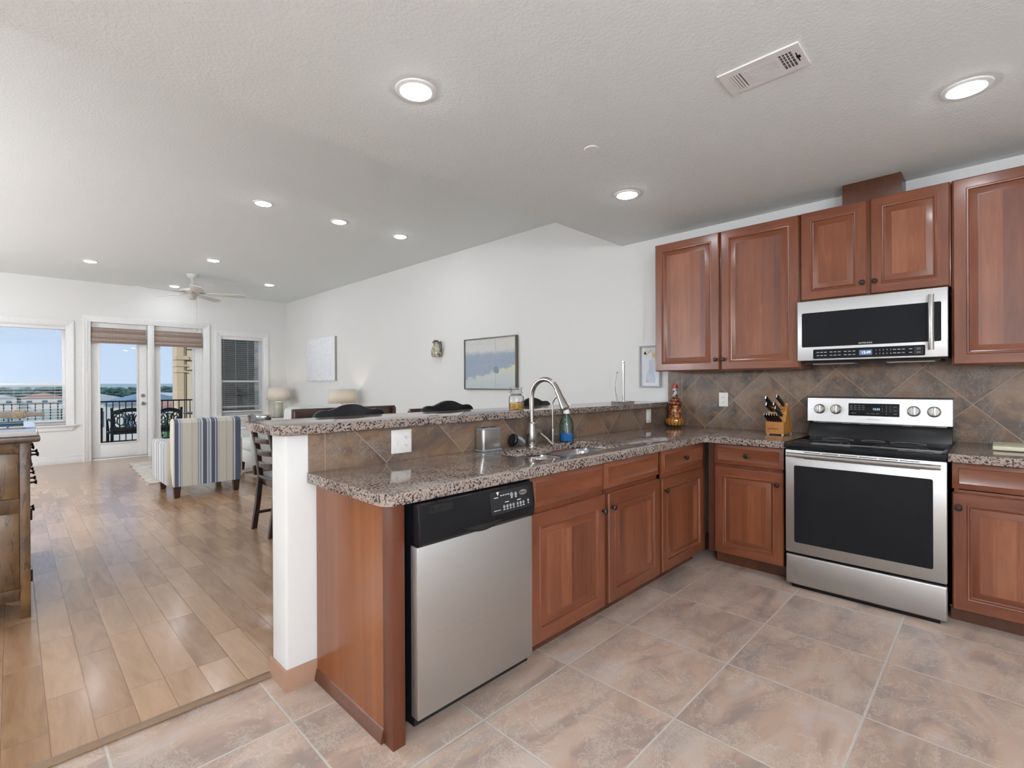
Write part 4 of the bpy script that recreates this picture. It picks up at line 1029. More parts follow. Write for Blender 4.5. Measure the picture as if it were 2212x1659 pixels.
def board_chair(name, label, cat, x0, x1, y, zt, hb, deep):
    w = x1-x0; t = thing(name, label, cat, ((x0+x1)/2, y, .002), 0)
    obj('back_board', MB().box(-w/2, w/2, -.014, .014, zt-hb, zt, .004), M_WALNUT, t)
    for x in (-w/2+.03, w/2-.03):
        obj('post', MB().box(x-.022, x+.022, -.03+(.03 if deep > 0 else 0), (.03 if deep < 0 else .0)+.03*(deep > 0), 0, zt-.02, .004) if False else MB().box(x-.02, x+.02, (.014 if deep > 0 else -.05), (.05 if deep > 0 else -.014), 0, zt-.02, .004), M_WALNUT, t)
        obj('front_leg', MB().box(x-.02, x+.02, deep-.04 if deep > 0 else deep, deep if deep > 0 else deep+.04, 0, .43, .004), M_WALNUT, t)
    obj('seat', MB().box(-w/2, w/2, min(0, deep), max(0, deep), .43, .465, .005), M_WALNUT, t)
    obj('lower_rail', MB().box(-w/2, w/2, -.012, .012, .58, .66, .004), M_WALNUT, t)
board_chair('dining_bench', 'long walnut bench back rising behind the largest black stool', 'bench', 2.105, 3.372, 5.40, 1.0, .16, -.42)
board_chair('dining_chair', 'walnut board-back chair behind the middle black stool', 'dining chair', 2.66, 3.16, 4.0, 1.028, .14, .40)
# black camel-back stools
def camel():
    # half outline of the crest: (share of half width, height under the peak)
    key = [(0, 0), (.12, .001), (.26, .008), (.40, .021), (.52, .031), (.60, .034), (.70, .031), (.80, .033), (.88, .041), (.95, .056), (1., .082)]
    hl = [(f*.236, -d) for f, d in key]
    return [(-x, z) for x, z in reversed(hl[1:])]+hl
def stool(label, x):
    t = thing('bar_stool', label, 'bar stool', (x, 2.80, .002), 0, 'black stools along the bar')
    M_ = flat('black_lacquer', '#0f1115', .18)
    tp = camel(); poly = [(px, 1.147+z) for px, z in tp]+[(.232, 1.02), (.19, .88), (-.19, .88), (-.232, 1.02)]
    b = MB(); b.prism(poly, -.016, .016, 'y', .008, 3); obj('backrest', b, M_, t)
    for s in (-1, 1):
        b = MB(); b.tube([(s*.20, -.20, 0), (s*.185, -.18, .66)], .017, 12); obj('front_leg', b, M_, t)
        b = MB(); b.tube([(s*.20, .06, 0), (s*.185, .02, .66), (s*.18, -.002, .88)], .018, 12); obj('rear_leg', b, M_, t)
    b = MB(); b.prism(rrect(-.20, .20, -.235, .06, .06), .64, .675, 'z', .012, 3); obj('seat', b, M_, t)
    for y in (-.19, .04): obj('stretcher', MB().cyl((-.195, y, .22), (.195, y, .22), .012), M_, t)
    for s in (-1, 1): obj('stretcher', MB().cyl((s*.195, -.19, .30), (s*.195, .045, .30), .012), M_, t)
    for xx in (-.09, 0, .09): obj('spindle', MB().cyl((xx, 0, .66), (xx, 0, .90), .010), M_, t)
    return t
s0 = stool('black camel-back bar stool nearest the free end of the bar', 1.442)
dup(s0, (2.185, 2.80, .002), 0, 'black camel-back bar stool in the middle, left of the amber jar'); dup(s0, (3.075, 2.80, .002), 0, 'black camel-back bar stool behind the faucet and amber jar')
# sideboard at the left edge
def _rustic(k):
    x, y, z = k.sep(k.obj()); r = k.ma('MULTIPLY', k.rnd(), 37.)
    g = k.noise(k.comb(k.ma('ADD', k.ma('MULTIPLY', x, 17.), r), k.ma('MULTIPLY', y, 17.), k.ma('MULTIPLY', z, 1.8)), 1., 5, .6, 1.6)
    ln = k.ma('PINGPONG', k.ma('MULTIPLY', g, 5.), .5)
    c = k.ramp(k.noise(k.addv(k.obj(), k.comb(r, r, r)), 7, 4, .6), ((.3, '#46301a'), (.5, '#654829'), (.68, '#7a5b35')))
    c = k.mix(k.ramp(ln, ((.03, .9), (.10, 0.))), c, lin('#2b1a10'))
    k.set(Base_Color=c, Roughness=.42, Coat_Weight=.2, Coat_Roughness=.3)
M_RUST = mat('rustic_brown_wood', _rustic)
M_RTOP = mat('dark_polished_top', lambda k: k.set(Base_Color=k.ramp(k.noise(k.mul(k.obj(), (18, 2, 2)), 1., 4), ((.3, '#3a2a20'), (.7, '#5a4433'))), Roughness=.06, Coat_Weight=1., Coat_Roughness=.04))
SX = -.40
t = thing('sideboard', 'tall rustic brown wooden sideboard at the left edge of the photo', 'sideboard', (0, 3.783, .002))
b = MB(); b.prism([(SX-.03, -.05), (.108, -.05), (.122, 1.475), (SX-.03, 1.475)], .960, .998, 'z', .012, 3); obj('top', b, M_RTOP, t)
for y in (0, 1.40):
    for x in (SX, .026): obj('corner_post', MB().box(x, x+.042, y, y+.042, 0, .96, .003), M_RUST, t)
x0, x1 = SX+.042, .026
for za, zb in ((.90, .96), (.575, .655), (.10, .165)): obj('end_rail', MB().box(x0, x1, .006, .036, za, zb, .002), M_RUST, t)
b = MB(); b.prism([(x0, .105), (x1, .105), (x1, .075), (x1-.03, .082), (x1-.06, .10), (x0, .10)], .010, .032, 'y', 0); obj('apron', b, M_RUST, t)
for z0, z1 in ((.165, .575), (.655, .90)):
    b = MB()
    for i in range(4): xa = x0+(x1-x0)*i/4; b.box(xa+.001, x0+(x1-x0)*(i+1)/4-.001, .016, .028, z0, z1, .002)
    obj('end_panel', b, M_RUST, t)
b = MB(); b.box(SX+.02, .060, .03, 1.40, .12, .96); obj('body', b, M_RUST, t, smooth=0)
def sknob(par, y, z, x=.064, L=.034):
    b = MB(); b.lathe([(.011, 0), (.006, .006), (.005, L*.6), (.012, L*.8), (.014, L*.92), (.008, L)], 14, Matrix.Translation((x, y, z)) @ Matrix.Rotation(PI/2, 4, 'Y')); obj('knob', b, M_BRONZE, par)
rows = ((.80, .945, 3), (.64, .785, 3), (.14, .625, 2))
for z0, z1, n in rows:
    for i in range(n):
        ya = .05+1.345*i/n; yb = .05+1.345*(i+1)/n-.012; first = (z0 == .80 and i == 0)
        xo = .074 if first else .066
        d = obj('drawer' if n == 3 else 'door', MB().box(.045, xo, ya, yb, z0, z1, .003), M_RUST, t)
        if n == 3:
            for q in (.28, .72): sknob(d, ya+(yb-ya)*q, (z0+z1)/2, xo)
        else: sknob(d, yb-.04 if i == 0 else ya+.04, .47, xo)
for z in (.215, .555):
    b = MB(); b.box(.062, .072, .030, .060, z-.028, z+.028, .002); b.cyl((.072, .042, z-.032), (.072, .042, z+.032), .005, seg=10); obj('hinge', b, M_BRONZE, t)
# fish carving on the sideboard
t = thing('fish_carving', 'carved grey-brown wooden fish with a mosaic band on the sideboard', 'ornament', (0, 5.10, 1.001))
M_FISH = flat('driftwood', '#9c8f86', .7)
def fish_profile():
    up = [(-.125, .0), (-.105, .014), (-.07, .024), (-.02, .030), (.05, .029), (.09, .021), (.125, .012), (.145, .013), (.168, .024)]
    lo = [(.171, -.026), (.145, -.016), (.125, -.014), (.09, -.017), (.05, -.024), (-.02, -.027), (-.07, -.022), (-.105, -.012)]
    return up+lo
b = MB(); b.prism([(x, z+.058) for x, z in fish_profile()], -.014, .014, 'y', .004, 3); fb = obj('body', b, M_FISH, t)
def _mos(k): k.set(Base_Color=k.ramp(k.sep(k.vor(k.obj(), 160, 'F1', 'Color'))[0], ((.2, '#8d7a5f'), (.5, '#c2ad8b'), (.8, '#a3937c'))), Roughness=.5)
b = MB(); b.box(.0, .072, -.0155, .0155, .0305, .0885, .003); obj('mosaic_band', b, mat('mosaic', _mos), fb)
b = MB(); b.box(-.12, .06, -.05, .05, 0, .010, .003); b.cyl((-.02, 0, .008), (-.02, 0, .034), .006); obj('stand', b, flat('slate_blue_base', '#4f6b80', .35), t)

# ================================================================== things on the picture wall (facing -x)
def wall_thing(name, label, cat, y, z, th=0):
    return thing(name, label, cat, (WX-.0005, y, z), RZ)
t = wall_thing('canvas_print', 'white textured canvas near the far corner of the long wall', 'picture', 9.10, 1.735)
def _wc(k):
    p = k.obj(); n = k.noise(k.mul(p, (6, 1, 22)), 1., 5, .65)
    k.set(Base_Color=k.ramp(n, ((.3, '#dfe3ea'), (.55, '#eceef2'), (.8, '#f2f2ef'))), Roughness=.7); k.bump(n, .3, .004)
b = MB(); b.box(-.60, .60, -.040, 0, -.40, .40, .004); obj('canvas', b, mat('white_canvas', _wc), t)
b = MB(); b.box(.5985, .604, -.041, 0, -.402, .402); obj('edge', b, flat('greyed_edge', '#a9a398', .6), t)
t = wall_thing('framed_painting', 'misty blue-grey boat painting in a thin bronze frame', 'picture', 4.425, 1.512)
def _misty(k):
    x, y, z = k.sep(k.obj())
    n = k.noise(k.mul(k.obj(), (6, 1, 14)), 1., 6, .68); m = k.noise(k.mul(k.obj(), (2.6, 1, 11)), 1., 5, .65); d = k.noise(k.mul(k.obj(), (30, 1, 55)), 1., 3)
    nn_ = k.ma('SUBTRACT', n, .5)
    top = k.ma('ADD', z, k.ma('ADD', k.ma('MULTIPLY', nn_, .16), k.ma('MULTIPLY', x, .02)))
    bot = k.ma('ADD', z, k.ma('ADD', k.ma('MULTIPLY', nn_, .22), k.ma('MULTIPLY', x, -.20)))
    sky = k.ramp(k.ma('ADD', k.ma('MULTIPLY', m, .75), k.ma('MULTIPLY', d, .25)), ((.36, '#b9bfc2'), (.5, '#cbccca'), (.62, '#d0cdbd'), (.8, '#d3d2cc')))
    band = k.ramp(k.ma('ADD', k.ma('MULTIPLY', m, .6), k.ma('MULTIPLY', d, .4)), ((.3, '#8d9bac'), (.6, '#9ba6b6'), (.8, '#a9b1ba')))
    wat = k.ramp(k.ma('ADD', k.ma('MULTIPLY', k.ma('ADD', z, .32), 2.2), k.ma('MULTIPLY', k.ma('SUBTRACT', m, .5), .7)), ((.0, '#b4c0c4'), (.3, '#c0c8c6'), (.6, '#cfcdbc'), (1., '#c9c9bf')))
    c = k.mix(k.ramp(bot, ((.405, 0.), (.44, 1.))) if False else k.ramp(k.ma('ADD', bot, .5), ((.365, 0.), (.40, 1.))), wat, band)
    c = k.mix(k.ramp(k.ma('ADD', top, .5), ((.60, 0.), (.66, 1.))), c, sky)
    k.set(Base_Color=c, Roughness=.6); k.bump(d, .2, .003)
b = MB(); b.box(-.452, .452, -.030, -.006, -.304, .304); cv = obj('canvas', b, mat('misty_painting', _misty), t, smooth=0)
b = MB(); b.box(.108, .112, -.0308, -.029, -.29, .29); obj('mast_line', b, flat('grey_paint', '#8d9298', .6), cv, smooth=0)
b = MB(); b.prism([(.08, -.078), (.09, -.115), (.15, -.125), (.175, -.098), (.172, -.085), (.15, -.07), (.14, -.035), (.10, -.04)], -.0312, -.029, 'y'); obj('boat_shape', b, flat('slate_paint', '#7d8c9a', .6), cv, smooth=0)
b = frame(MB(), -.465, .465, -.318, .318, .014, -.042, 0, .001)
obj('frame', b, flat('bronze_frame', '#6b6558', .35, .5), t)
t = wall_thing('framed_print', 'small grey-framed print of flowers in a bottle beside the wall cabinets', 'picture', 2.272, 1.418)
b = MB(); b.box(-.092, .092, -.012, -.004, -.176, .176); pn = obj('print', b, flat('pale_print_ground', '#dde0e6', .7), t, smooth=0)
b = MB(); b.prism([(-.014, .055), (-.012, -.02), (-.05, -.10), (-.048, -.15), (.048, -.15), (.05, -.10), (.014, -.02), (.014, .055)], -.0126, -.011, 'y'); obj('bottle_shape', b, flat('pale_blue_paint', '#c3ccdb', .7), pn, smooth=0)
for nm, col, fl in (('cream_flower', '#ddd5bd', ((-.04, .13, .022), (-.052, .11, .016), (.0, .14, .024))), ('ochre_flower', '#d6bf86', ((.04, .10, .022),)), ('pink_blot', '#d9b3ad', ((-.03, -.135, .014), (-.055, .125, .012)))):
    b = MB()
    for x, z, r in fl: b.prism([(x+r*(1+.18*math.cos(5*a))*math.cos(a), z+r*(1+.18*math.cos(5*a))*math.sin(a)) for a in (2*PI*i/30 for i in range(30))], -.0130, -.011, 'y')
    obj(nm, b, flat(nm, col, .7), pn, smooth=0)
b = MB(); b.cyl((.002, -.0125, .142), (.002, -.0138, .142), .005, seg=12); obj('flower_eye', b, M_BRONZE, pn)
b = frame(MB(), -.106, .106, -.190, .190, .014, -.030, 0, .001)
obj('frame', b, flat('light_grey_frame', '#a9a9ab', .5), t)
t = wall_thing('wall_pocket', 'small mottled ceramic pitcher hung on the long white wall', 'wall ornament', 5.462, 1.738)
def _ppit(k):
    n = k.noise(k.obj(), 32, 4, .6); k.set(Base_Color=k.ramp(n, ((.38, '#4a4a48'), (.46, '#8f8a6c'), (.55, '#c3bda4'), (.7, '#a7a089'))), Roughness=.2, Coat_Weight=.6)
b = MB(); b.lathe([(0, -.105), (.075, -.105), (.100, -.07), (.098, -.02), (.075, .03), (.055, .06), (.058, .085), (.065, .095)], 26, Matrix.Diagonal((1, .45, 1, 1)))
b.b.transform(Matrix.Translation((-.01, -.046, 0))) if False else None
for v in b.b.verts: v.co.y -= .047; v.co.x -= .012
obj('pitcher_body', b, mat('mottled_glaze', _ppit), t)
b = MB(); b.tube([(.045, -.047, .085), (.085, -.047, .095), (.105, -.047, .06), (.10, -.047, .0), (.082, -.047, -.035)], .011, 10); obj('handle', b, flat('dark_glaze', '#4b4a47', .25), t)
b = MB(); b.ball((-.03, -.05, .108), .022); b.ball((.02, -.05, .105), .018); b.ball((-.065, -.05, .098), .016); obj('lip_ornament', b, flat('dark_glaze', '#4b4a47', .25), t)

# ================================================================== ceiling things
t = thing('ceiling_fan', 'white five-blade ceiling fan in the living room', 'ceiling fan', (1.992, 9.0, LC))
M_FAN = flat('white_fan_enamel', '#dcdbd6', .4)
b = MB(); b.lathe([(.078, 0), (.078, -.012), (.055, -.05), (.028, -.062), (0, -.062)], 26); obj('canopy', b, M_FAN, t)
b = MB(); b.cyl((0, 0, -.05), (0, 0, -.15), .0125); obj('downrod', b, M_FAN, t)
b = MB(); b.lathe([(0, -.135), (.026, -.135), (.032, -.155), (.05, -.19), (.075, -.205), (.14, -.225), (.165, -.25), (.160, -.275), (.12, -.292), (.06, -.30), (0, -.30)], 36); obj('motor_housing', b, M_FAN, t)
b = MB(); b.lathe([(.06, -.298), (.07, -.315), (.066, -.345), (.045, -.385), (.035, -.392), (0, -.394)], 26); obj('switch_housing', b, flat('light_grey_cap', '#b9b2ab', .4), t)
for k_ in range(5):
    a = math.radians(-97.5+72*k_); M = Matrix.Rotation(a, 4, 'Z') @ Matrix.Translation((0, 0, -.302)) @ Matrix.Rotation(math.radians(-11), 4, 'X')
    b = MB(); b.prism([(.20, -.055), (.60, -.072), (.70, -.068), (.735, -.045), (.735, .045), (.70, .068), (.60, .072), (.20, .055)], -.004, .004, 'z', .002, 2, 0, M); bl = obj('blade', b, M_FAN, t)
    b = MB(); b.prism([(.09, -.016), (.17, -.012), (.26, -.04), (.27, .04), (.17, .012), (.09, .016)], .004, .012, 'z', .001, 2, 0, M); obj('blade_bracket', b, M_NICKEL, bl)
b = MB(); b.cyl((.06, -.02, -.36), (.06, -.02, -.86), .0016, seg=6); b.ball((.06, -.02, -.875), .010); obj('pull_chain', b, M_NICKEL, t)
t = thing('ceiling_vent', 'white louvred air vent in the kitchen ceiling', 'air vent', (2.215, .702, KC))
b = MB()
x0, x1, y0, y1 = -.088, .092, -.155, .155
wins = [(-.052, .066, -.120, -.072, 'grid'), (-.052, .070, -.058, .058, 'mid'), (-.052, .070, .074, .120, 'end')]
# face plate with three cut-outs, built from strips
ys = [y0, -.120, -.072, -.058, .058, .074, .120, y1]
for i in range(7):
    if i in (1, 3, 5): b.box(x0, -.052, ys[i], ys[i+1], -.007, 0); b.box(.068, x1, ys[i], ys[i+1], -.007, 0)
    else: b.box(x0, x1, ys[i], ys[i+1], -.007, 0)
obj('face_plate', b, M_TRIM, t, smooth=0)
b = MB(); b.box(-.055, .072, -.123, .123, -.0012, -.0002); obj('duct_opening', b, flat('duct_grey', '#6d6c6a', .8), t, smooth=0)
b = MB()
for i in range(10):
    x = -.046+i*.0122; b.box(x-.0040, x+.0040, -.058, .058, -.0075, -.0035, 0, 1, 0)
for y in (.084, .095, .106, .116): b.box(-.052, .068, y-.0045, y+.0030, -.0075, -.0045)
for y in (-.084, -.096, -.108): b.box(-.052, .068, y-.0012, y+.0012, -.0075, -.003)
for x in (-.03, -.01, .01, .034): b.box(x-.0008, x+.0008, -.120, -.072, -.0045, -.002)
obj('louvre', b, M_TRIM, t, smooth=0)
b = MB(); b.box(-.03, .035, -.134, -.130, -.0085, -.0068); b.box(-.008, .010, -.142, -.128, -.010, -.007, .001); obj('damper_lever', b, M_BLK, t)
t = tag(obj('sprinkler_cap', MB().lathe([(0, -.006), (.040, -.006), (.043, -.003), (.043, 0)], 30), M_TRIM, None, (2.287, 1.621, KC)), 'small round white cover plate on the kitchen ceiling', 'ceiling cover')

# ================================================================== window coverings
def _bambo(k):
    x, y, z = k.sep(k.obj())
    r = k.white(k.comb(k.floor(k.ma('MULTIPLY', z, 160.)), 0., 0.)); th = k.ma('PINGPONG', k.ma('MULTIPLY', x, 22.), .5)
    n = k.noise(k.mul(k.obj(), (12, 1, 160)), 1., 2)
    c = k.ramp(k.ma('ADD', k.ma('MULTIPLY', r, .6), k.ma('MULTIPLY', n, .4)), ((.15, '#6d5b52'), (.45, '#8f7d73'), (.7, '#b3a398'), (.9, '#cdc2b8')))
    c = k.mix(k.ramp(th, ((.02, .7), (.05, 0.))), c, lin('#7b6b62')); k.set(Base_Color=c, Roughness=.75); k.bump(k.ma('PINGPONG', k.ma('MULTIPLY', z, 160.), .5), .4, .003)
M_BAMBOO = mat('woven_wood_shade', _bambo)
def shade(label, x0, x1, z0, z1, zm):
    t = thing('woven_shade', label, 'window shade', ((x0+x1)/2, YF+.035, z0), 0, 'woven wood shades'); w = (x1-x0)/2; h = z1-z0
    b = MB(); b.box(-w, w, -.016, -.004, zm-z0, h, .002); obj('valance', b, M_BAMBOO, t)
    b = MB(); b.prism([(-.012, zm-z0+.005), (-.040, (zm-z0)*.75), (-.044, .02), (-.034, 0), (-.006, 0), (-.002, zm-z0+.005)], -w, w, 'x', .004); obj('folded_bottom', b, M_BAMBOO, t)
    b = MB(); b.box(-w, w, -.006, .018, h-.03, h); obj('head_rail', b, M_TRIM, t, smooth=0)
    return t
shade('woven wood shade folded at the top of the left glazed door', .937, 1.680, 1.985, 2.250, 2.09)
shade('woven wood shade folded at the top of the right glazed door', 1.806, 2.545, 1.972, 2.256, 2.05)
def blind(label, x0, x1, zs, zt, y, wid, tilt, wand=True, th=.0028):
    t = thing('window_blind', label, 'window blind', ((x0+x1)/2, y, zt), 0); w = (x1-x0)/2
    b = MB(); b.box(-w, w, -.028, .028, -.055, 0, .003); obj('head_rail', b, M_TRIM, t)
    b = MB()
    for z in zs: b.box(-w+.004, w-.004, -wid/2, wid/2, -th/2, th/2, 0, 1, 0, Matrix.Translation((0, 0, z-zt)) @ Matrix.Rotation(tilt, 4, 'X'))
    obj('slat', b, M_TRIM, t, smooth=0)
    b = MB()
    for f in (-.85, -.3, .3, .85): b.cyl((f*w, 0, -.05), (f*w, 0, min(zs)-zt), .0012, seg=6)
    obj('ladder_cord', b, M_TRIM, t)
    b = MB(); b.box(-w+.004, w-.004, -.024, .024, min(zs)-zt-.035, min(zs)-zt-.012, .003); obj('bottom_rail', b, M_TRIM, t)
blind('white slatted blind in the left window above the sideboard', W1[0]+.014, W1[1]-.014, [2.17-.036*i for i in range(4)]+[1.262-.045*i for i in range(13)], 2.232, YF+.055, .040, .10)
blind('white thin-slatted blind in the right window beside the corner lamp', W3[0]+.014, W3[1]-.014, [2.16-.040*i for i in range(36)], 2.218, YF+.055, .040, .05, th=.0016)
# ================================================================== outside
def outside(name, mb, m, kind='structure', smooth=35):
    o = obj(name, mb, m, smooth=smooth); o['kind'] = kind; return o
M_IRON = flat('black_cast_iron', '#14161b', .45, .3)
b = MB(); b.box(-2.6, 4.4, YF+.16, 13.05, -.14, -.035); outside('floor_balcony', b, flat('balcony_concrete', '#b5aca0', .8), smooth=0)
t = thing('balcony_railing', 'black metal balcony railing beyond the glazed doors', 'railing', (0, 12.92, -.035))
obj('top_rail', MB().box(-2.6, 3.30, -.025, .025, .955, .985, .004), M_IRON, t)
obj('lower_rail', MB().box(-2.6, 3.30, -.015, .015, .14, .165, .002), M_IRON, t)
for i in range(56):
    x = -2.5+i*.104; obj('baluster', MB().box(x-.008, x+.008, -.008, .008, .165, .956), M_IRON, t, smooth=0)
for x in (-2.58, .70, 3.29): obj('post', MB().box(x-.02, x+.02, -.02, .02, 0, .985, .002), M_IRON, t)
# cast patio chairs, backs to the room
def patio_chair(label, x, y, w, zt):
    t = thing('patio_chair', label, 'patio chair', (x, y, -.034), 0, 'cast metal patio chairs'); h = zt+.034
    for s in (-1, 1):
        b = MB(); b.tube([(s*w/2, .02, 0), (s*w/2, .0, .42), (s*w/2, -.03, h-.05)], .020, 10); b.ball((s*w/2, -.03, h-.03), .026); obj('back_post', b, M_IRON, t)
        b = MB(); b.tube([(s*w/2, .52, 0), (s*w/2, .48, .40)], .017, 8); obj('front_leg', b, M_IRON, t)
        b = MB(); b.tube([(s*w/2, -.01, .62), (s*w/2*1.06, .20, .66), (s*w/2*1.08, .42, .63), (s*w/2, .47, .42)], .018, 8); obj('arm', b, M_IRON, t)
    b = MB(); n = 12; tp = [(-w/2+w*i/n, h-.07+.055*math.sin(PI*i/n)) for i in range(n+1)]
    b.prism(tp+[(x_, z_-.075) for x_, z_ in reversed(tp)], -.045, -.012, 'y', .006); obj('top_rail', b, M_IRON, t)
    b = MB(); zb = .47
    def ring(cx, cz, r, r2=None): b.tube([(cx+r*math.cos(a), -.026, cz+(r2 or r)*math.sin(a)) for a in (2*PI*i/18 for i in range(18))], .0115, 6, closed=True)
    zc = (zb+h-.10)/2+.0
    for s in (-1, 1):
        ring(s*w*.27, zc, w*.19, .15); ring(s*w*.27, zc, w*.10, .08)
        for a in range(6): q = a*PI/3+.3; b.tube([(s*w*.27+w*.10*math.cos(q), -.026, zc+.08*math.sin(q)), (s*w*.27+w*.19*math.cos(q), -.026, zc+.15*math.sin(q))], .010, 6)
        b.tube([(s*.02, -.026, zb), (s*.05, -.026, zc-.03), (s*.015, -.026, zc+.05), (s*.05, -.026, h-.12)], .011, 6)
        b.tube([(s*w*.47, -.026, zc-.15), (s*w*.42, -.026, zc), (s*w*.47, -.026, zc+.15)], .011, 6)
    ring(0, zc+.06, .04, .06)
    b.box(-w/2, w/2, -.04, -.012, zb-.03, zb, .004); obj('scroll_back', b, M_IRON, t)
    obj('seat', MB().box(-w/2, w/2, -.01, .50, .38, .42, .008), M_IRON, t)
    obj('cushion', MB().box(-w/2+.02, w/2-.02, .0, .50, .42, .49, .03, 3), flat('dark_maroon_cushion', '#33211f', .85), t)
    b = MB(); b.tube([(-w/2, .05, .16), (0, .25, .22), (w/2, .05, .16)], .012, 8); b.tube([(-w/2, .48, .16), (0, .27, .22), (w/2, .48, .16)], .012, 8); obj('cross_brace', b, M_IRON, t)
patio_chair('black cast metal patio chair with scroll back seen through the left glazed door', 1.59, 11.75, .58, .855)
patio_chair('black cast metal patio chair seen through the right glazed door', 2.195, 11.75, .40, .835)
patio_chair('black cast metal patio chair partly hidden at the left edge of the glazed door', 0.93, 12.34, .56, .84)
t = thing('patio_table', 'dark metal patio table edge right of the chairs outside', 'table', (2.95, 12.05, -.034), 0)
b = MB(); b.lathe([(0, .70), (.44, .70), (.45, .712), (.44, .725), (0, .725)], 36); obj('table_top', b, flat('blue_black_top', '#2b3440', .3), t)
for k_ in range(4):
    a = PI/4+PI/2*k_; c, s_ = math.cos(a), math.sin(a); b = MB(); b.tube([(.05*c, .05*s_, .69), (.20*c, .20*s_, .62), (.30*c, .30*s_, .5), (.16*c, .16*s_, .34), (.24*c, .24*s_, .12), (.34*c, .34*s_, .0)], .014, 8); obj('scroll_leg', b, M_IRON, t)
# things beyond window 3: stone side wall of the balcony and a standing fan
def _stone(k):
    p = k.obj(); k.set(Base_Color=k.ramp(k.noise(p, 9, 6, .7), ((.3, '#4d4e4a'), (.5, '#7d7c74'), (.7, '#a5a299'))), Roughness=.9); k.bump(k.noise(p, 30, 4), .5, .02)
b = MB(); b.box(3.32, 5.2, 13.05, 13.4, -3, 4.2); outside('wall_balcony', b, mat('rough_stucco', _stone), smooth=0)
t = thing('pedestal_fan', 'dark pedestal fan standing on the balcony beyond the right window', 'fan', (3.62, 12.3, -.034))
b = MB(); b.cyl((0, 0, 0), (0, 0, .95), .02); b.lathe([(0, 0), (.2, 0), (.19, .03), (0, .04)], 24); obj('stand', b, M_IRON, t)
b = MB(); M = Matrix.Translation((-.03, 0, 1.12)) @ Matrix.Rotation(1.2, 4, 'Y')
for r in (.06, .12, .18, .22): b.tube([M @ Vector((r*math.cos(a), r*math.sin(a), .05*(1-(r/.22)**2))) for a in (2*PI*i/24 for i in range(24))], .006, 6, closed=True)
for i in range(16): a = 2*PI*i/16; b.tube([M @ Vector((.02*math.cos(a), .02*math.sin(a), .05)), M @ Vector((.22*math.cos(a), .22*math.sin(a), 0))], .004, 5)
obj('cage', b, M_IRON, t)
b = MB(); b.cyl((-.03, 0, 1.12), (.20, 0, 1.05), .07, .05); obj('motor', b, M_IRON, t)
# neighbouring wing
t = thing('building_wing', 'tan stucco wing of the building with dark panel grooves', 'building', (2.875, 14.5, -3))
M_TAN = flat('tan_stucco', '#dfc7a4', .85); M_TAN2 = flat('pale_tan_trim', '#e6d6ba', .85)
obj('wall', MB().box(0, 4.5, 0, .5, 0, 8.2), M_TAN, t, smooth=0)
b = MB(); b.box(-.02, .14, -.05, .3, 0, 8.2, .005); b.box(-.04, .24, -.07, .3, 4.90, 4.99); b.box(-.035, .22, -.065, .3, 4.73, 4.77); b.box(-.035, .22, -.065, .3, 4.585, 4.615); obj('corner_pilaster', b, M_TAN, t, smooth=0)
b = MB(); b.box(.155, 3., -.03, .02, 0, 8.2); obj('panel_field', b, M_TAN2, t, smooth=0)
b = MB()
for x in (.17, .98): b.box(x, x+.030, -.034, 0, 0, 8.2)
for z in (4.62, 4.86, 5.14, 3.2): b.box(.20, 1.0, -.034, 0, z, z+.03)
obj('groove', b, flat('groove_brown', '#6b5a44', .9), t, smooth=0)
# lake, hills, far town
def _water(k):
    p = k.pos(); k.set(Base_Color=lin('#5f86a3'), Roughness=.22); k.bump(k.noise(k.mul(p, (.3, 1.2, 1)), 1., 3), .25, .3)
b = MB(); b.box(-900, 1600, 30, 2200, -15, -14); outside('lake', b, mat('lake_water', _water), smooth=0)
b = MB(); b.prism([(14.2, 22), (80, 22), (300, 240), (-40, 240), (8, 60)], -14.5, -9.5, 'z'); outside('ground', b, flat('shore_ground', '#9aa38d', .95), smooth=0)
def ridge(name, y, x0, x1, h, seed, m, depth=80, n=60):
    rnd = random.Random(seed); ph = [rnd.random()*7 for _ in range(5)]
    b = MB(); P = [(x0, -15)]
    for i in range(n+1):
        f = i/n; z = sum(math.sin(f*(5+9*j)+ph[j])/(j+1.2) for j in range(5)); P.append((x0+(x1-x0)*f, h*(1+.32*z)))
    P.append((x1, -15)); b.prism(P, y, y+depth, 'y'); return outside(name, b, m, smooth=0)
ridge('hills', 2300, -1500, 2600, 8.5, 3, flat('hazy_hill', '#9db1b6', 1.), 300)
def _grove(k): k.set(Base_Color=k.ramp(k.noise(k.pos(), .09, 6, .7), ((.35, '#2f4a41'), (.5, '#48645a'), (.68, '#6f8578'))), Roughness=1.)
M_GROVE = mat('far_woods', _grove)
rnd = random.Random(5); b = MB()
for i in range(2600):
    f = i/2599; y = rnd.uniform(420, 640); x = rnd.uniform(-.30, .46)*y; r = rnd.uniform(.5, 1.5)
    b.ball((x, y, -9.5+8.4*rnd.random()**.7), r, 6, 0, (rnd.uniform(1.2, 2.2), 1.2, rnd.uniform(.7, 1.1)))
b.box(-500, 900, 530, 800, -15, -3.5)
o = outside('far_woods', b, M_GROVE, 'stuff'); 
M_R = {'blue': flat('blue_grey_roof', '#8197a6', .8), 'red': flat('terracotta_roof', '#b98878', .8), 'grey': flat('pale_roof', '#bfc4c6', .8)}
M_HW = flat('pale_house_wall', '#ddd8cd', .85); M_HG = flat('house_window_glass', '#5f7485', .3)
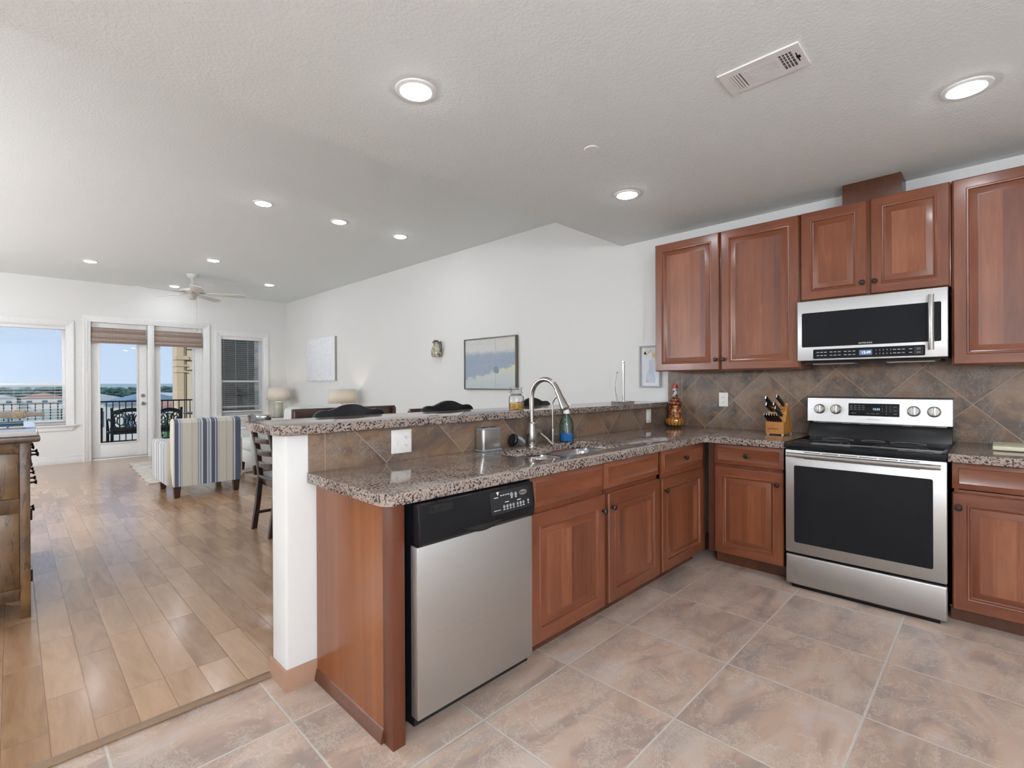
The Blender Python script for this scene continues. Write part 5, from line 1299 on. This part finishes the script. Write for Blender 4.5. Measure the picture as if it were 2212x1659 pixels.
def house(label, x, y, w, d, zg, zw, zr, rc, rz=0.):
    t = thing('house', label, 'house', (x, y, zg), rz, None)
    obj('wall', MB().box(-w/2, w/2, -d/2, d/2, 0, zw-zg), M_HW, t, smooth=0)
    b = MB(); b.prism([(-w/2-.5, zw-zg-.1), (w/2+.5, zw-zg-.1), (0, zr-zg)], -d/2-.4, d/2+.4, 'y'); obj('roof', b, M_R[rc], t, smooth=0)
    for i in range(3): q = -w/2+w*(i+.5)/3; obj('window', MB().box(q-w*.06, q+w*.06, -d/2-.05, -d/2+.05, (zw-zg)*.5, (zw-zg)*.8), M_HG, t, smooth=0)
house('house with the wide blue-grey gable roof beyond the balcony', 14.6, 92, 9.5, 10, -9.5, -1.25, .12, 'blue')
house('red-roofed house just below the blue gable, seen through the left door', 12.8, 62, 6.0, 7, -9.5, -.85, -.28, 'red')
house('pale-roofed house left of the blue gable, seen through the door', 10.2, 105, 8, 9, -9.5, -1.15, -.15, 'grey')
house('pale-roofed house right of the blue gable', 22.5, 118, 9, 9, -9.5, -1.35, -.25, 'grey', .2)
house('red-roofed house on the far shore seen through the blind', 11.0, 330, 16, 14, -10, -4.6, -2.2, 'red')
house('white house on the far shore right of the red roof', 29., 335, 11, 12, -10, -4.0, -2.3, 'grey')
house('white house on the far shore left of the red roof', -6.0, 325, 15, 12, -10, -4.2, -2.4, 'grey')
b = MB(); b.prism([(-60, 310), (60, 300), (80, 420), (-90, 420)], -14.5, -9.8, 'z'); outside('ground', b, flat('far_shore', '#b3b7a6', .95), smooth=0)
# leafy tree by the wing
t = thing('tree', 'leafy green tree between the doors and the tan wing', 'tree', (8.65, 41, -9.5))
b = MB(); b.tube([(0, 0, 0), (.1, 0, 4), (0, .1, 7.5)], [.35, .25, .12], 8); obj('trunk', b, flat('bark', '#6b5a4a', .9), t)
b = MB(); rnd = random.Random(11)
for i in range(1500):
    a = rnd.uniform(0, 2*PI); v = rnd.uniform(-1, 1); r = rnd.uniform(.55, 1)
    c = Vector((1.5*r*math.cos(a)*math.sqrt(1-v*v), 1.5*r*math.sin(a)*math.sqrt(1-v*v), 7.0+2.6*v*r)); e = Euler((rnd.uniform(0, 6), rnd.uniform(0, 6), 0)).to_matrix(); s_ = rnd.uniform(.10, .2)
    b.quad([c+e @ Vector(p) for p in ((-s_, 0, 0), (0, -s_*.5, 0), (s_, 0, 0), (0, s_*.5, 0))])
obj('foliage', b, mat('leaf_green', lambda k: k.set(Base_Color=k.ramp(k.noise(k.obj(), 2.5, 3), ((.35, '#3f6b32'), (.55, '#6d9455'), (.7, '#a9bf8d'))), Roughness=.7)), t, smooth=0)
